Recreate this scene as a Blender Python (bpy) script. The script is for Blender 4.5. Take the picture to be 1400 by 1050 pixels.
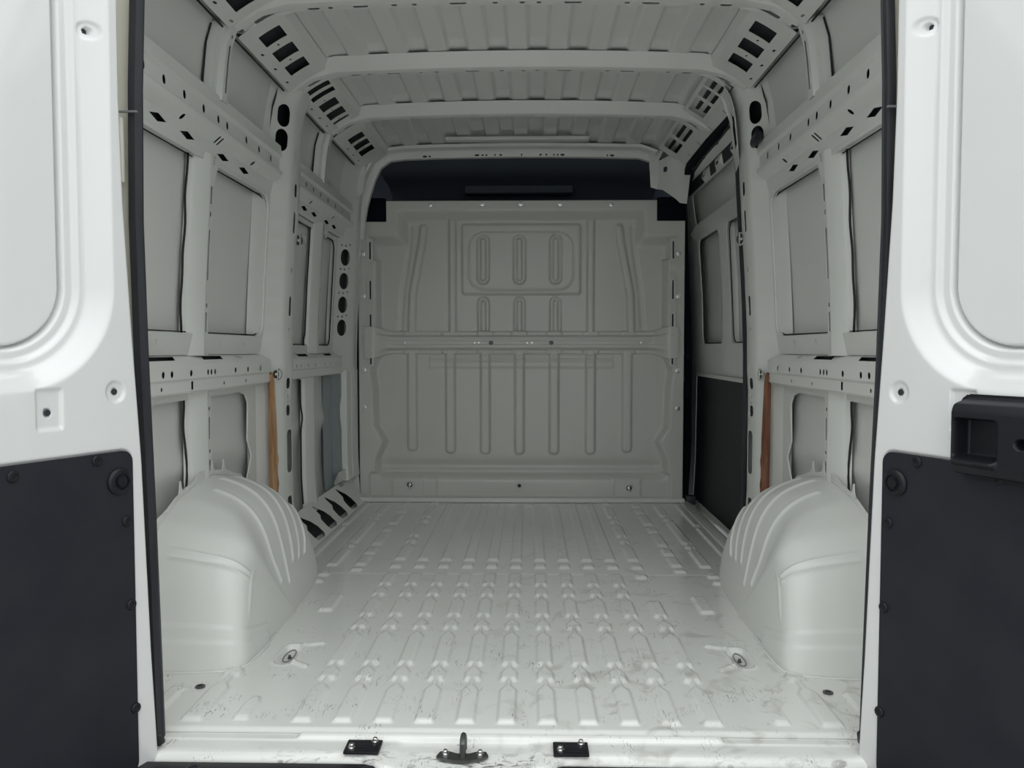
import bpy, bmesh, math, random
import numpy as np
from mathutils import Vector, Matrix
from mathutils.geometry import delaunay_2d_cdt

random.seed(4)
S = bpy.context.scene
C = bpy.context.scene.collection
for o in list(bpy.data.objects):
    bpy.data.objects.remove(o)

# ------------------------------------------------------------------ camera
yaw, pitch = math.atan(24 / 1080), math.atan(48 / 1080)
cam = bpy.data.cameras.new('camera')
cam.sensor_width = 36.0
cam.lens = 36.0 * 1080 / 1400
cam.clip_start = 0.02
camo = bpy.data.objects.new('camera', cam)
C.objects.link(camo)
camo.location = (0.043, 0.0, 0.82)
camo.rotation_euler = (math.pi / 2 - pitch, 0, yaw)
S.camera = camo

# ------------------------------------------------------------------ sky and exposure
w = bpy.data.worlds.new('overcast')
S.world = w
w.use_nodes = True
nt = w.node_tree
bg = nt.nodes['Background']
tc = nt.nodes.new('ShaderNodeTexCoord')
sep = nt.nodes.new('ShaderNodeSeparateXYZ')
ramp = nt.nodes.new('ShaderNodeValToRGB')
nt.links.new(tc.outputs['Generated'], sep.inputs[0])
nt.links.new(sep.outputs['Z'], ramp.inputs[0])
ramp.color_ramp.elements[0].position = 0.0
ramp.color_ramp.elements[0].color = (0.62, 0.65, 0.65, 1)
ramp.color_ramp.elements[1].position = 1.0
ramp.color_ramp.elements[1].color = (1.45, 1.49, 1.49, 1)
nt.links.new(ramp.outputs[0], bg.inputs['Color'])
bg.inputs['Strength'].default_value = 1.0
S.view_settings.view_transform = 'Standard'
S.view_settings.look = 'None'
S.view_settings.gamma = 1.0
S.view_settings.use_curve_mapping = False
S.view_settings.exposure = 0.72


# ------------------------------------------------------------------ materials
def mat(name, col, rough=0.4, metal=0.0, coat=0.0, spec=0.5):
    m = bpy.data.materials.new(name)
    m.use_nodes = True
    b = m.node_tree.nodes['Principled BSDF']
    b.inputs['Base Color'].default_value = (*col, 1)
    b.inputs['Roughness'].default_value = rough
    b.inputs['Metallic'].default_value = metal
    b.inputs['Coat Weight'].default_value = coat
    b.inputs['Coat Roughness'].default_value = 0.05
    b.inputs['Specular IOR Level'].default_value = spec
    return m


def noise_tint(m, scale, c1, c2, lo=0.35, hi=0.65, bump=0.0, bscale=60, detail=4, stretch=(1, 1, 1)):
    t = m.node_tree
    b = t.nodes['Principled BSDF']
    tc = t.nodes.new('ShaderNodeTexCoord')
    mp = t.nodes.new('ShaderNodeMapping')
    mp.inputs['Scale'].default_value = stretch
    n = t.nodes.new('ShaderNodeTexNoise')
    n.inputs['Scale'].default_value = scale
    n.inputs['Detail'].default_value = detail
    r = t.nodes.new('ShaderNodeValToRGB')
    r.color_ramp.elements[0].position = lo
    r.color_ramp.elements[0].color = (*c1, 1)
    r.color_ramp.elements[1].position = hi
    r.color_ramp.elements[1].color = (*c2, 1)
    t.links.new(tc.outputs['Object'], mp.inputs[0])
    t.links.new(mp.outputs[0], n.inputs['Vector'])
    t.links.new(n.outputs['Fac'], r.inputs[0])
    t.links.new(r.outputs[0], b.inputs['Base Color'])
    if bump:
        n2 = t.nodes.new('ShaderNodeTexNoise')
        n2.inputs['Scale'].default_value = bscale
        n2.inputs['Detail'].default_value = 2
        bp = t.nodes.new('ShaderNodeBump')
        bp.inputs['Strength'].default_value = bump
        bp.inputs['Distance'].default_value = 0.002
        t.links.new(tc.outputs['Object'], n2.inputs['Vector'])
        t.links.new(n2.outputs['Fac'], bp.inputs['Height'])
        t.links.new(bp.outputs[0], b.inputs['Normal'])
    return r


P0 = (0.795, 0.805, 0.775)
paint = mat('white_paint', P0, 0.34, coat=0.25)
noise_tint(paint, 2.5, tuple(c * .96 for c in P0), P0)
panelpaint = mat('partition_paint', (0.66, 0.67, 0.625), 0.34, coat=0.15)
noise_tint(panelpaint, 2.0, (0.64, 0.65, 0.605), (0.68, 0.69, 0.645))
doorpaint = mat('door_paint', (0.72, 0.73, 0.728), 0.16, coat=0.7)
cream = mat('cream_paint', (0.76, 0.74, 0.65), 0.35, coat=0.2)
hole_dark = mat('hole_shade', (0.022, 0.025, 0.032), 0.6)  # near-black for backing sheets and discs, stands in for shade inside holes
primer = mat('grey_primer', (0.20, 0.215, 0.21), 0.5)
rubber = mat('black_rubber', (0.018, 0.02, 0.026), 0.5)
noise_tint(rubber, 40, (0.014, 0.016, 0.022), (0.03, 0.032, 0.038), stretch=(1, 1, .1))
lining = mat('dark_lining_board', (0.015, 0.017, 0.023), 0.5, spec=.3)
r_ = noise_tint(lining, 9, (0.013, 0.015, 0.021), (0.018, 0.020, 0.026), bump=.15, bscale=500)
plastic = mat('black_plastic', (0.009, 0.010, 0.013), 0.45, spec=.32)
foam = mat('black_foam', (0.004, 0.005, 0.012), 0.85, spec=.2)
headcloth = mat('headliner_cloth', (0.13, 0.15, 0.19), 0.8, spec=.2)
steel = mat('zinc_steel', (0.80, 0.80, 0.79), 0.25, metal=1.0)
dsteel = mat('dark_steel', (0.12, 0.125, 0.12), 0.45, metal=0.8)
wood = mat('raw_wood', (0.38, 0.20, 0.09), 0.7, spec=.3)
noise_tint(wood, 6, (0.30, 0.165, 0.085), (0.56, 0.345, 0.19), .3, .7, bump=.3, bscale=90, stretch=(12, 12, 1.2))
woodr = mat('reddish_wood', (0.24, 0.10, 0.06), 0.7, spec=.3)
noise_tint(woodr, 6, (0.14, 0.055, 0.035), (0.32, 0.15, 0.09), .3, .7, bump=.3, bscale=90, stretch=(12, 12, 1.2))
concrete = mat('concrete', (0.33, 0.33, 0.32), 0.85)
noise_tint(concrete, 3, (0.28, .28, .27), (.38, .38, .37))
sealant = mat('dark_sealant', (0.02, 0.021, 0.022), 0.7)


def floor_material():
    """white floor paint: grey wear in patches, fine dark scuffs that are denser on the sliding door side and at the sill"""
    m = mat('floor_paint', P0, 0.2, coat=0.3)
    t = m.node_tree
    L = t.links.new
    b = t.nodes['Principled BSDF']
    tc = t.nodes.new('ShaderNodeTexCoord')

    def noise(scale, detail, dist=0.0, stretch=(1, 1, 1)):
        mp = t.nodes.new('ShaderNodeMapping'); mp.inputs['Scale'].default_value = stretch
        n = t.nodes.new('ShaderNodeTexNoise')
        n.inputs['Scale'].default_value = scale; n.inputs['Detail'].default_value = detail; n.inputs['Distortion'].default_value = dist
        L(tc.outputs['Object'], mp.inputs[0]); L(mp.outputs[0], n.inputs['Vector'])
        return n.outputs['Fac']

    def step(x, lo, hi):
        r = t.nodes.new('ShaderNodeMapRange'); r.interpolation_type = 'SMOOTHSTEP'
        r.inputs['From Min'].default_value = lo; r.inputs['From Max'].default_value = hi
        L(x, r.inputs['Value'])
        return r.outputs[0]

    def mul(a, c):
        n = t.nodes.new('ShaderNodeMath'); n.operation = 'MULTIPLY'
        L(a, n.inputs[0])
        if isinstance(c, float): n.inputs[1].default_value = c
        else: L(c, n.inputs[1])
        return n.outputs[0]

    def mix(f, c1, c2):
        n = t.nodes.new('ShaderNodeMixRGB')
        L(f, n.inputs[0])
        if isinstance(c1, tuple): n.inputs[1].default_value = c1
        else: L(c1, n.inputs[1])
        n.inputs[2].default_value = c2
        return n.outputs[0]
    sp = t.nodes.new('ShaderNodeSeparateXYZ'); L(tc.outputs['Object'], sp.inputs[0])
    side = step(sp.outputs['X'], -.3, .25)
    inv = t.nodes.new('ShaderNodeMapRange'); inv.inputs['To Min'].default_value = 1; inv.inputs['To Max'].default_value = .25
    inv.inputs['From Min'].default_value = 1.7; inv.inputs['From Max'].default_value = 3.6
    L(sp.outputs['Y'], inv.inputs['Value'])
    wear = mul(step(noise(14, 6, .6), .53, .70), inv.outputs[0])
    wear = mul(wear, side)
    scuff = mul(step(noise(90, 4, 2.5, (1.4, .22, 1)), .57, .66), step(noise(10, 3), .50, .64))
    scuff = mul(mul(scuff, inv.outputs[0]), .6)
    edge = t.nodes.new('ShaderNodeMapRange'); edge.inputs['From Min'].default_value = 1.605; edge.inputs['From Max'].default_value = 1.565
    L(sp.outputs['Y'], edge.inputs['Value'])
    grime = mul(mul(step(noise(45, 5, 1.5, (.5, 1, 1)), .50, .62), step(noise(6, 3), .42, .60)), edge.outputs[0])
    c = mix(mul(wear, .7), (*P0, 1), (.50, .50, .45, 1))
    c = mix(scuff, c, (.07, .065, .06, 1))
    c = mix(mul(grime, .8), c, (.06, .055, .05, 1))
    L(c, b.inputs['Base Color'])
    rr = t.nodes.new('ShaderNodeMapRange')
    rr.inputs['To Min'].default_value = .13; rr.inputs['To Max'].default_value = .22
    L(noise(3, 2), rr.inputs['Value'])
    L(rr.outputs[0], b.inputs['Roughness'])
    return m


floorpaint = floor_material()

# ------------------------------------------------------------------ mesh helpers
def ss(a, b, x):
    t = np.clip((x - a) / (b - a), 0, 1)
    return t * t * (3 - 2 * t)


def wloc(o):
    v = Vector((0, 0, 0))
    while o is not None:
        v += o.location
        o = o.parent
    return v


def rim_sharp(me):
    """open edges stay crisp once the sheet gets its thickness"""
    cnt = np.zeros(len(me.edges), int)
    le = np.empty(len(me.loops), np.int32)
    me.loops.foreach_get('edge_index', le)
    np.add.at(cnt, le, 1)
    at = me.attributes.get('sharp_edge') or me.attributes.new('sharp_edge', 'BOOLEAN', 'EDGE')
    v = np.zeros(len(me.edges), bool)
    at.data.foreach_get('value', v)
    v |= cnt < 2
    at.data.foreach_set('value', v)


def finish(name, V, F, m, parent=None, ang=35, smooth=True, open_edges=False):
    V = np.asarray(V, float)
    me = bpy.data.meshes.new(name)
    off = np.array(wloc(parent))
    me.from_pydata((V - off).tolist(), [], [tuple(f) for f in F])
    if smooth:
        me.shade_smooth()
        me.set_sharp_from_angle(angle=math.radians(ang))
        if open_edges:
            rim_sharp(me)
    me.materials.append(m)
    o = bpy.data.objects.new(name, me)
    C.objects.link(o)
    if parent is not None:
        o.parent = parent
    return o


def solid(o, th, off=0.0):
    md = o.modifiers.new('thickness', 'SOLIDIFY')
    md.thickness = th
    md.offset = off
    return o


def tag(o, label=None, cat=None, group=None, kind=None):
    if label: o['label'] = label
    if cat: o['category'] = cat
    if group: o['group'] = group
    if kind: o['kind'] = kind
    return o


def empty(name, loc=(0, 0, 0)):
    o = bpy.data.objects.new(name, None)
    o.location = loc
    o.empty_display_size = .05
    C.objects.link(o)
    return o


def copy_tree(o, loc=None, parent=None, mirror=False):
    c = o.copy()
    C.objects.link(c)
    if loc is not None: c.location = loc
    if parent is not None: c.parent = parent
    for ch in list(o.children):
        copy_tree(ch, None, c)
    return c


def rrect(cx, cy, wd, h, r, n=4):
    r = min(r, wd / 2 - 1e-5, h / 2 - 1e-5)
    pts = []
    for k, (sx, sy) in enumerate(((1, 1), (-1, 1), (-1, -1), (1, -1))):
        for i in range(n + 1):
            a = math.pi / 2 * (k + i / n)
            pts.append((cx + sx * (wd / 2 - r) + r * math.cos(a), cy + sy * (h / 2 - r) + r * math.sin(a)))
    return pts


def oval(cx, cy, wd, h, n=5):
    return rrect(cx, cy, wd, h, min(wd, h) / 2 - 1e-4, n)


def diamond(cx, cy, wd, h):
    return [(cx - wd / 2, cy), (cx, cy - h / 2), (cx + wd / 2, cy), (cx, cy + h / 2)]


def inside(P, poly):
    x, y = P[:, 0], P[:, 1]
    c = np.zeros(len(P), bool)
    n = len(poly)
    for i in range(n):
        x1, y1 = poly[i]
        x2, y2 = poly[i - 1]
        cond = ((y1 > y) != (y2 > y))
        with np.errstate(divide='ignore', invalid='ignore'):
            xi = (x2 - x1) * (y - y1) / (y2 - y1 + 1e-15) + x1
        c ^= cond & (x < xi)
    return c


def subdiv(poly, step, closed=True):
    out = []
    n = len(poly)
    for i in range(n if closed else n - 1):
        a, b = poly[i], poly[(i + 1) % n]
        L = math.hypot(b[0] - a[0], b[1] - a[1])
        k = max(1, int(math.ceil(L / step)))
        for j in range(k):
            t = j / k
            out.append((a[0] + (b[0] - a[0]) * t, a[1] + (b[1] - a[1]) * t))
    if not closed:
        out.append(poly[-1])
    return out


def sheet(name, outline, holes, mapf, m, parent=None, step=.06, vbreaks=(), ubreaks=(), thick=.002, ang=30, rnd=0):
    """pressed sheet: outline with real holes in (u, v), bent by mapf(u, v) -> xyz"""
    P, E = [], []

    def loop(poly, closed=True):
        poly = subdiv(poly, step, closed)
        b = len(P)
        P.extend(poly)
        k = len(poly)
        for i in range(k if closed else k - 1):
            E.append((b + i, b + (i + 1) % k))
    loop(outline)
    for h in holes:
        loop(h)
    us = [p[0] for p in outline]
    vs = [p[1] for p in outline]
    u0, u1, v0, v1 = min(us), max(us), min(vs), max(vs)
    for v in vbreaks:
        if v0 < v < v1: loop([(u0 - .001, v), (u1 + .001, v)], False)
    for u in ubreaks:
        if u0 < u < u1: loop([(u, v0 - .001), (u, v1 + .001)], False)
    nu, nv = int((u1 - u0) / step), int((v1 - v0) / step)
    for i in range(1, nu):
        for j in range(1, nv):
            P.append((u0 + (u1 - u0) * i / nu + .0003, v0 + (v1 - v0) * j / nv + .0002))
    r = delaunay_2d_cdt([Vector(p) for p in P], E, [], 0, 1e-5)
    V2 = np.array([(v.x, v.y) for v in r[0]])
    F = np.array([f for f in r[2] if len(f) == 3])
    cen = V2[F].mean(1)
    keep = inside(cen, outline)
    for h in holes:
        keep &= ~inside(cen, h)
    F = F[keep]
    used = np.unique(F)
    idx = -np.ones(len(V2), int)
    idx[used] = np.arange(len(used))
    V2 = V2[used]
    F = idx[F]
    X = np.stack(np.broadcast_arrays(*mapf(V2[:, 0], V2[:, 1])), -1)
    o = finish(name, X, F.tolist(), m, parent, ang, open_edges=True)
    if thick: solid(o, thick)
    return o


def field(name, us, vs, mapf, m, parent=None, ang=40, keep=None):
    U, W = np.meshgrid(us, vs, indexing='ij')
    X = np.stack(np.broadcast_arrays(*mapf(U, W)), -1).reshape(-1, 3)
    nu, nv = len(us), len(vs)
    i = np.arange(nu - 1)[:, None] * nv + np.arange(nv - 1)[None, :]
    F = np.stack([i, i + nv, i + nv + 1, i + 1], -1)
    if keep is not None:
        uc = (np.asarray(us)[:-1] + np.asarray(us)[1:]) / 2
        vc = (np.asarray(vs)[:-1] + np.asarray(vs)[1:]) / 2
        k = keep(*np.meshgrid(uc, vc, indexing='ij'))
        F = F[k]
    else:
        F = F.reshape(-1, 4)
    me = bpy.data.meshes.new(name)
    used = np.unique(F)
    idx = -np.ones(len(X), int); idx[used] = np.arange(len(used))
    X = X[used]; F = idx[F]
    off = np.array(wloc(parent))
    me.vertices.add(len(X)); me.vertices.foreach_set('co', (X - off).ravel())
    me.loops.add(F.size); me.loops.foreach_set('vertex_index', F.ravel().astype(np.int32))
    me.polygons.add(len(F))
    me.polygons.foreach_set('loop_start', np.arange(0, F.size, 4, dtype=np.int32))
    me.update(calc_edges=True)
    me.shade_smooth()
    me.materials.append(m)
    o = bpy.data.objects.new(name, me)
    C.objects.link(o)
    if parent is not None: o.parent = parent
    return o


def sweep(name, path, sec, m, parent=None, up=(0, 0, 1), closed_sec=True, cap=True, ang=40):
    """sec (a, b): a along side vector, b along up-ish normal; path 3D polyline"""
    path = [Vector(p) for p in path]
    V, F = [], []
    n = len(sec)
    for i, p in enumerate(path):
        t = (path[min(i + 1, len(path) - 1)] - path[max(i - 1, 0)]).normalized()
        side = t.cross(Vector(up))
        if side.length < 1e-4: side = Vector((1, 0, 0))
        side.normalize()
        nn = side.cross(t).normalized()
        for a, b in sec:
            V.append(p + side * a + nn * b)
    for i in range(len(path) - 1):
        for j in range(n if closed_sec else n - 1):
            a = i * n + j; b = i * n + (j + 1) % n
            F.append((a, b, b + n, a + n))
    if cap and closed_sec:
        F.append(tuple(range(n - 1, -1, -1)))
        F.append(tuple((len(path) - 1) * n + j for j in range(n)))
    return finish(name, V, F, m, parent, ang)


def circ(r, n=10):
    return [(r * math.cos(2 * math.pi * k / n), r * math.sin(2 * math.pi * k / n)) for k in range(n)]


def box_data(c, s, bev=0.0, M=None):
    bm = bmesh.new()
    bmesh.ops.create_cube(bm, size=1)
    for v in bm.verts:
        v.co = Vector((v.co.x * s[0], v.co.y * s[1], v.co.z * s[2]))
    if bev:
        bmesh.ops.bevel(bm, geom=list(bm.edges), offset=bev, segments=2, affect='EDGES', profile=.6)
    for v in bm.verts:
        if M is not None: v.co = M @ v.co
        v.co += Vector(c)
    V = [tuple(v.co) for v in bm.verts]
    bm.verts.index_update()
    F = [[v.index for v in f.verts] for f in bm.faces]
    bm.free()
    return V, F


def box(name, c, s, m, parent=None, bev=0.003, M=None):
    V, F = box_data(c, s, bev, M)
    return finish(name, V, F, m, parent)


def lathe(name, prof, m, parent=None, n=16, M=None, at=(0, 0, 0)):
    """prof (r, h), axis +Z then M"""
    V, F = [], []
    for r, h in prof:
        for k in range(n):
            a = 2 * math.pi * k / n
            V.append(Vector((r * math.cos(a), r * math.sin(a), h)))
    for i in range(len(prof) - 1):
        for k in range(n):
            F.append((i * n + k, i * n + (k + 1) % n, (i + 1) * n + (k + 1) % n, (i + 1) * n + k))
    F.append(tuple(range((len(prof) - 1) * n, len(prof) * n)))
    if M is not None: V = [M @ v for v in V]
    V = [v + Vector(at) for v in V]
    return finish(name, V, F, m, parent)


def frame(normal, up=(0, 0, 1)):
    z = Vector(normal).normalized()
    x = Vector(up).cross(z)
    if x.length < 1e-4: x = Vector((1, 0, 0))
    x.normalize()
    y = z.cross(x)
    return Matrix((x, y, z)).transposed()


_bolt = {}
def bolt(name, loc, normal, r=.009, m=None, parent=None, kind='bolt'):
    """shared mesh data, one object per bolt"""
    key = (kind, round(r, 4), m.name)
    if key not in _bolt:
        if kind == 'bolt':      # washer + hex head
            prof = [(r * 1.5, 0), (r * 1.5, .0025), (r * .95, .003), (r * .95, .008), (r * .7, .0095), (.0005, .0095)]
        elif kind == 'clip':    # plastic push clip
            prof = [(r, 0), (r, .002), (r * .85, .004), (r * .5, .0045), (r * .42, .003), (.0005, .003)]
        else:                   # ring washer
            prof = [(r * 1.5, 0), (r * 1.5, .003), (r * .8, .004), (r * .75, .001), (.0005, .001)]
        n = 12
        V, F = [], []
        for rr, h in prof:
            for k in range(n):
                a = 2 * math.pi * k / n
                V.append((rr * math.cos(a), rr * math.sin(a), h))
        for i in range(len(prof) - 1):
            for k in range(n):
                F.append((i * n + k, i * n + (k + 1) % n, (i + 1) * n + (k + 1) % n, (i + 1) * n + k))
        me = bpy.data.meshes.new(kind)
        me.from_pydata(V, [], F)
        me.shade_smooth(); me.set_sharp_from_angle(angle=.5)
        me.materials.append(m)
        _bolt[key] = me
    o = bpy.data.objects.new(name, _bolt[key])
    C.objects.link(o)
    q = frame(normal).to_quaternion()
    if parent is not None:
        o.parent = parent
        o.location = Vector(loc) - wloc(parent)
    else:
        o.location = loc
    o.rotation_mode = 'QUATERNION'
    o.rotation_quaternion = q
    return o


def pl(x, xs, ys):
    return np.interp(x, xs, ys)


# ------------------------------------------------------------------ van section
ZI = [-.1, 0, .25, .75, .9, 1.1, 1.3, 1.55, 1.70, 1.765, 1.85]
XI = [.885, .885, .900, .900, .897, .886, .872, .857, .842, .822, .76]


def Xi(z):
    return np.interp(z, ZI, XI)


def skin_d(z):
    return np.interp(z, [0, .3, .7, 1.4, 1.56, 1.70, 1.80], [.085, .085, .078, .07, .055, .05, .05])


def Wm(s):
    """wall map: y along the van, z up, d outwards from the inner frame face"""
    return lambda y, z, d: (s * (Xi(z) + d), y, z)


def roof_z(x):
    x = np.abs(x)
    return 1.893 - .028 * (x / .71) ** 2 - .55 * np.maximum(x - .70, 0) ** 1.25


YR, YB = 1.64, 4.25        # rear frame and bulkhead
BOWS = (2.36, 2.93, 3.50, 4.12)

# ------------------------------------------------------------------ ground
ground = field('ground', np.linspace(-14, 14, 8), np.linspace(-16, 12, 8), lambda u, v: (u, v, 0 * u - .60), concrete)
tag(ground, 'grey concrete yard under the open van', 'ground', kind='structure')

# ------------------------------------------------------------------ floor
FX0 = -.0075
RS = .0904


def shape_segments(X, Y, xc, segs, h=.0075):
    """raised pressed bar: segs (y0, y1, half width, tapered front)"""
    H = np.zeros_like(X)
    dx = np.abs(X - xc)
    for y0, y1, hw, tap in segs:
        wy = hw * np.ones_like(Y)
        if tap:
            wy = np.where(Y > y1 - .03, hw - (hw - .006) * np.clip((Y - (y1 - .03)) / .03, 0, 1), hw)
        ex = 1 - ss(-.0035, .0035, dx - wy)
        ey = ss(y0 - .003, y0 + .012, Y) * (1 - ss(y1 - .006, y1 + .006, Y))
        H = np.maximum(H, ex * ey * h)
    return H


def neck(X, Y, xc, y0, y1, h=.0072):
    return (1 - ss(-.003, .003, np.abs(X - xc) - .006)) * ss(y0 - .004, y0, Y) * (1 - ss(y1, y1 + .004, Y)) * h


def floor_h(X, Y):
    H = np.zeros_like(X)
    W = .0195
    rear = [(1.69, 1.885, W, 1), (1.912, 1.992, W, 1), (2.008, 2.240, W, 1), (2.272, 2.345, W, 1), (2.382, 2.552, W, 1),
            (2.580, 2.665, W, 1), (2.697, 2.835, W, 0)]
    necks = [(1.885, 1.91), (1.992, 2.006), (2.24, 2.27), (2.345, 2.38), (2.552, 2.578), (2.665, 2.695)]
    for k in range(-5, 6):
        xc = FX0 + k * RS
        m = np.abs(X[:, 0] - xc) < .05
        if not m.any(): continue
        x, y = X[m], Y[m]
        sg = list(rear); nk = list(necks)
        if k == 5:
            sg = [(1.69, 1.885, W, 1), (1.912, 1.992, W, 1), (2.008, 2.240, W, 1), (2.272, 2.345, W, 1), (2.382, 2.53, W, 0), (2.79, 2.84, W, 0)]
            nk = necks[:4]
        sg.append((2.908, 2.965, W, 0))
        if abs(k) == 5:
            sg += [(3.02, 3.25, W, 1), (3.29, 3.37, W, 1), (3.40, 3.64, W, 1), (3.68, 3.76, W, 1), (3.79, 4.06, W, 1), (4.10, 4.16, W, 0)]
            nk += [(3.25, 3.29), (3.37, 3.4), (3.64, 3.68), (3.76, 3.79)]
        else:
            sg += [(3.012, 4.13, W, 0)]
        h = shape_segments(x, y, xc, sg)
        for a, b in nk:
            h = np.maximum(h, neck(x, y, xc, a - .012, b + .014))
        H[m] = np.maximum(H[m], h)
    for sx in (-1, 1):
        for xc, sg in ((.597, [(1.697, 1.81, .016, 1), (2.42, 2.585, .021, 0), (2.86, 2.90, W, 0), (2.94, 3.07, W, 0), (3.10, 3.20, W, 0),
                               (3.25, 3.455, W, 0), (3.49, 3.59, W, 0), (3.64, 3.85, W, 0), (3.89, 3.99, W, 0), (4.05, 4.15, W, 0)]),
                       (.704, [(1.69, 1.885, .022, 1), (1.925, 1.985, .022, 1), (2.72, 2.77, W, 1), (2.80, 2.86, W, 1), (2.93, 3.19, W, 1), (3.21, 3.27, W, 1),
                               (3.285, 3.71, W, 1), (3.73, 3.80, W, 1), (3.82, 4.12, W, 1)]),
                       (.805, [(1.70, 1.86, .016, 0)]),
                       (.815, [(3.02, 3.58, .014, 0), (3.62, 4.14, .014, 0)])):
            m = np.abs(X[:, 0] - sx * xc) < .06
            x, y = X[m], Y[m]
            H[m] = np.maximum(H[m], shape_segments(x, y, sx * xc, sg))
            if xc == .704:
                for a, b in ((1.885, 1.925), (1.985, 2.03), (3.19, 3.21), (3.27, 3.285), (3.71, 3.73), (3.80, 3.82)):
                    H[m] = np.maximum(H[m], neck(x, y, sx * xc, a - .008, b + .012))
        # lashing recess: triangular raised plate beside it
        m = np.abs(X[:, 0] - sx * .565) < .1
        x, y = np.abs(X[m]), Y[m]
        q = np.zeros_like(x)
        for (ax, ay, bx, by) in ((.585, 2.135, .532, 2.155), (.585, 2.03, .535, 1.995)):
            L2 = (bx - ax) ** 2 + (by - ay) ** 2
            t = np.clip(((x - ax) * (bx - ax) + (y - ay) * (by - ay)) / L2, 0, 1)
            d = np.hypot(x - ax - t * (bx - ax), y - ay - t * (by - ay))
            q = np.maximum(q, .006 * (1 - ss(.002, .009, d)))
        rc = np.hypot(np.maximum(np.abs(x - .601) - .004, 0), np.maximum(np.abs(y - 2.075) - .045, 0))
        q = q - .012 * (1 - ss(.016, .022, rc)) + .003 * np.exp(-((rc - .026) / .004) ** 2)
        H[m] += q
    # weld seam between the two floor sheets, rear edge fold
    H += .0015 * ss(2.839, 2.843, Y)
    H -= .006 * (1 - ss(1.655, 1.672, Y))
    return H


xs = np.concatenate([np.arange(-.90, .9001, .0036)])
ys = np.concatenate([np.arange(1.655, 1.70, .003), np.arange(1.70, 3.1, .0065), np.arange(3.1, 4.2501, .012)])
flo = field('floor', xs, ys, lambda x, y: (x, y, floor_h(x, y)), floorpaint)
tag(flo, 'white painted ribbed steel load floor with scuffs', 'floor', kind='structure')

# sill: bead, flat threshold and folded edge down behind the bumper
SY = [1.566, 1.569, 1.573, 1.580, 1.586, 1.592, 1.635, 1.640, 1.647, 1.652, 1.657, 1.664]
SZ = [-.14, -.05, -.026, -.017, -.013, -.0115, -.011, -.004, -.001, -.004, -.008, -.006]


def sill_map(x, t):
    y = np.interp(t, np.arange(len(SY)), SY)
    z = np.interp(t, np.arange(len(SZ)), SZ)
    # the middle bulges rearwards round the latch
    bul = 1 - ss(.155, .215, np.abs(x + .09))
    bead = 1 - ss(.43, .45, np.abs(x))
    z = np.where((t > 6.2) & (t < 9.8), np.minimum(z, -.0095 + bead * 1.0), z)
    y = y - .045 * bul * (t < 4.5)
    # shallow pressed field round the latch
    d = np.hypot(np.maximum(np.abs(x + .09) - .13, 0), 0)
    z = z - .004 * (1 - ss(0.0, .02, d)) * ((t > 3.5) & (t < 6.5))
    return x, y, z


sill = field('sill', np.arange(-.80, .801, .006), np.linspace(0, len(SY) - 1, 45), sill_map, floorpaint, flo)

# ------------------------------------------------------------------ side walls
def fold(prof):
    """profile [(z, d)] -> cumulative arc lengths and interpolators"""
    P = np.array(prof)
    L = np.concatenate([[0], np.cumsum(np.hypot(*np.diff(P, axis=0).T))])
    return P, L


def rail(name, s, prof, y0, y1, holes, parent, m=paint, step=.12, box_d=.05):
    P, L = fold(prof)
    wm = Wm(s)

    def mp(u, v):
        return wm(u, np.interp(v, L, P[:, 0]), np.interp(v, L, P[:, 1]))
    out = [(y0, 0), (y1, 0), (y1, L[-1]), (y0, L[-1])]
    o = sheet(name, out, holes, mp, m, parent, step, vbreaks=list(L[1:-1]), thick=.0016)
    return o, L


def zt(prof, z, face=None):
    """arc length where the profile passes height z"""
    P, L = fold(prof)
    for i in range(len(P) - 1):
        a, b = P[i], P[i + 1]
        if face is not None and i != face: continue
        if min(a[0], b[0]) - 1e-9 <= z <= max(a[0], b[0]) + 1e-9 and abs(a[0] - b[0]) > 1e-6:
            return L[i] + (L[i + 1] - L[i]) * (z - a[0]) / (b[0] - a[0])
    return L[-1] / 2


def dark_back(name, s, y0, y1, z0, z1, d, parent):
    """added dark sheet behind the holes, its colour stands in for their shade"""
    ys = np.linspace(y0, y1, 6); zs = np.linspace(z0, z1, 24)
    wm = Wm(s)
    return field(name, ys, zs, lambda u, v: wm(u, v, np.minimum(d, skin_d(v) - .010) + 0 * u), hole_dark, parent)


UR = [(1.376, .060), (1.380, .038), (1.386, .033), (1.426, .028), (1.446, .006), (1.456, .0), (1.466, .0), (1.474, .011), (1.512, .013), (1.522, .004),
      (1.560, .010), (1.566, .040)]
WR = [(.830, .060), (.804, .056), (.782, .004), (.777, 0), (.738, 0), (.731, .006), (.702, .006), (.697, .012), (.695, .05)]


def hat(name, s, yc, z0, z1, parent, holes=(), w=.1, slant=0.0):
    """vertical stiffener: side flange, inner face, side, perforated flange"""
    prof = [(yc - .055, .066), (yc - .048, .046), (yc - .042, .042), (yc + .018, .026), (yc + .024, .0255), (yc + .028, .028), (yc + .062, .030), (yc + .066, .066)]
    P, L = fold(prof)
    wm = Wm(s)

    def mp(u, v):
        return wm(np.interp(u, L, P[:, 0]) + slant * (v - z0), v, np.interp(u, L, P[:, 1]))
    hs = []
    for z, h in holes:
        hs.append(oval((L[5] + L[6]) / 2, z, .016, h, 3))
    return sheet(name, [(0, z0), (L[-1], z0), (L[-1], z1), (0, z1)], hs, mp, paint, parent, .09, ubreaks=list(L[1:-1]), thick=.0016)


def bead_line(name, s, pts, parent, d=.05, r=.0035):
    wm = Wm(s)
    path = [wm(y, z, d) for y, z in pts]
    path = [(float(a), float(b), float(c)) for a, b, c in path]
    return sweep(name, path, circ(r, 6), sealant, parent, up=(0, 1, 0))


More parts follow.
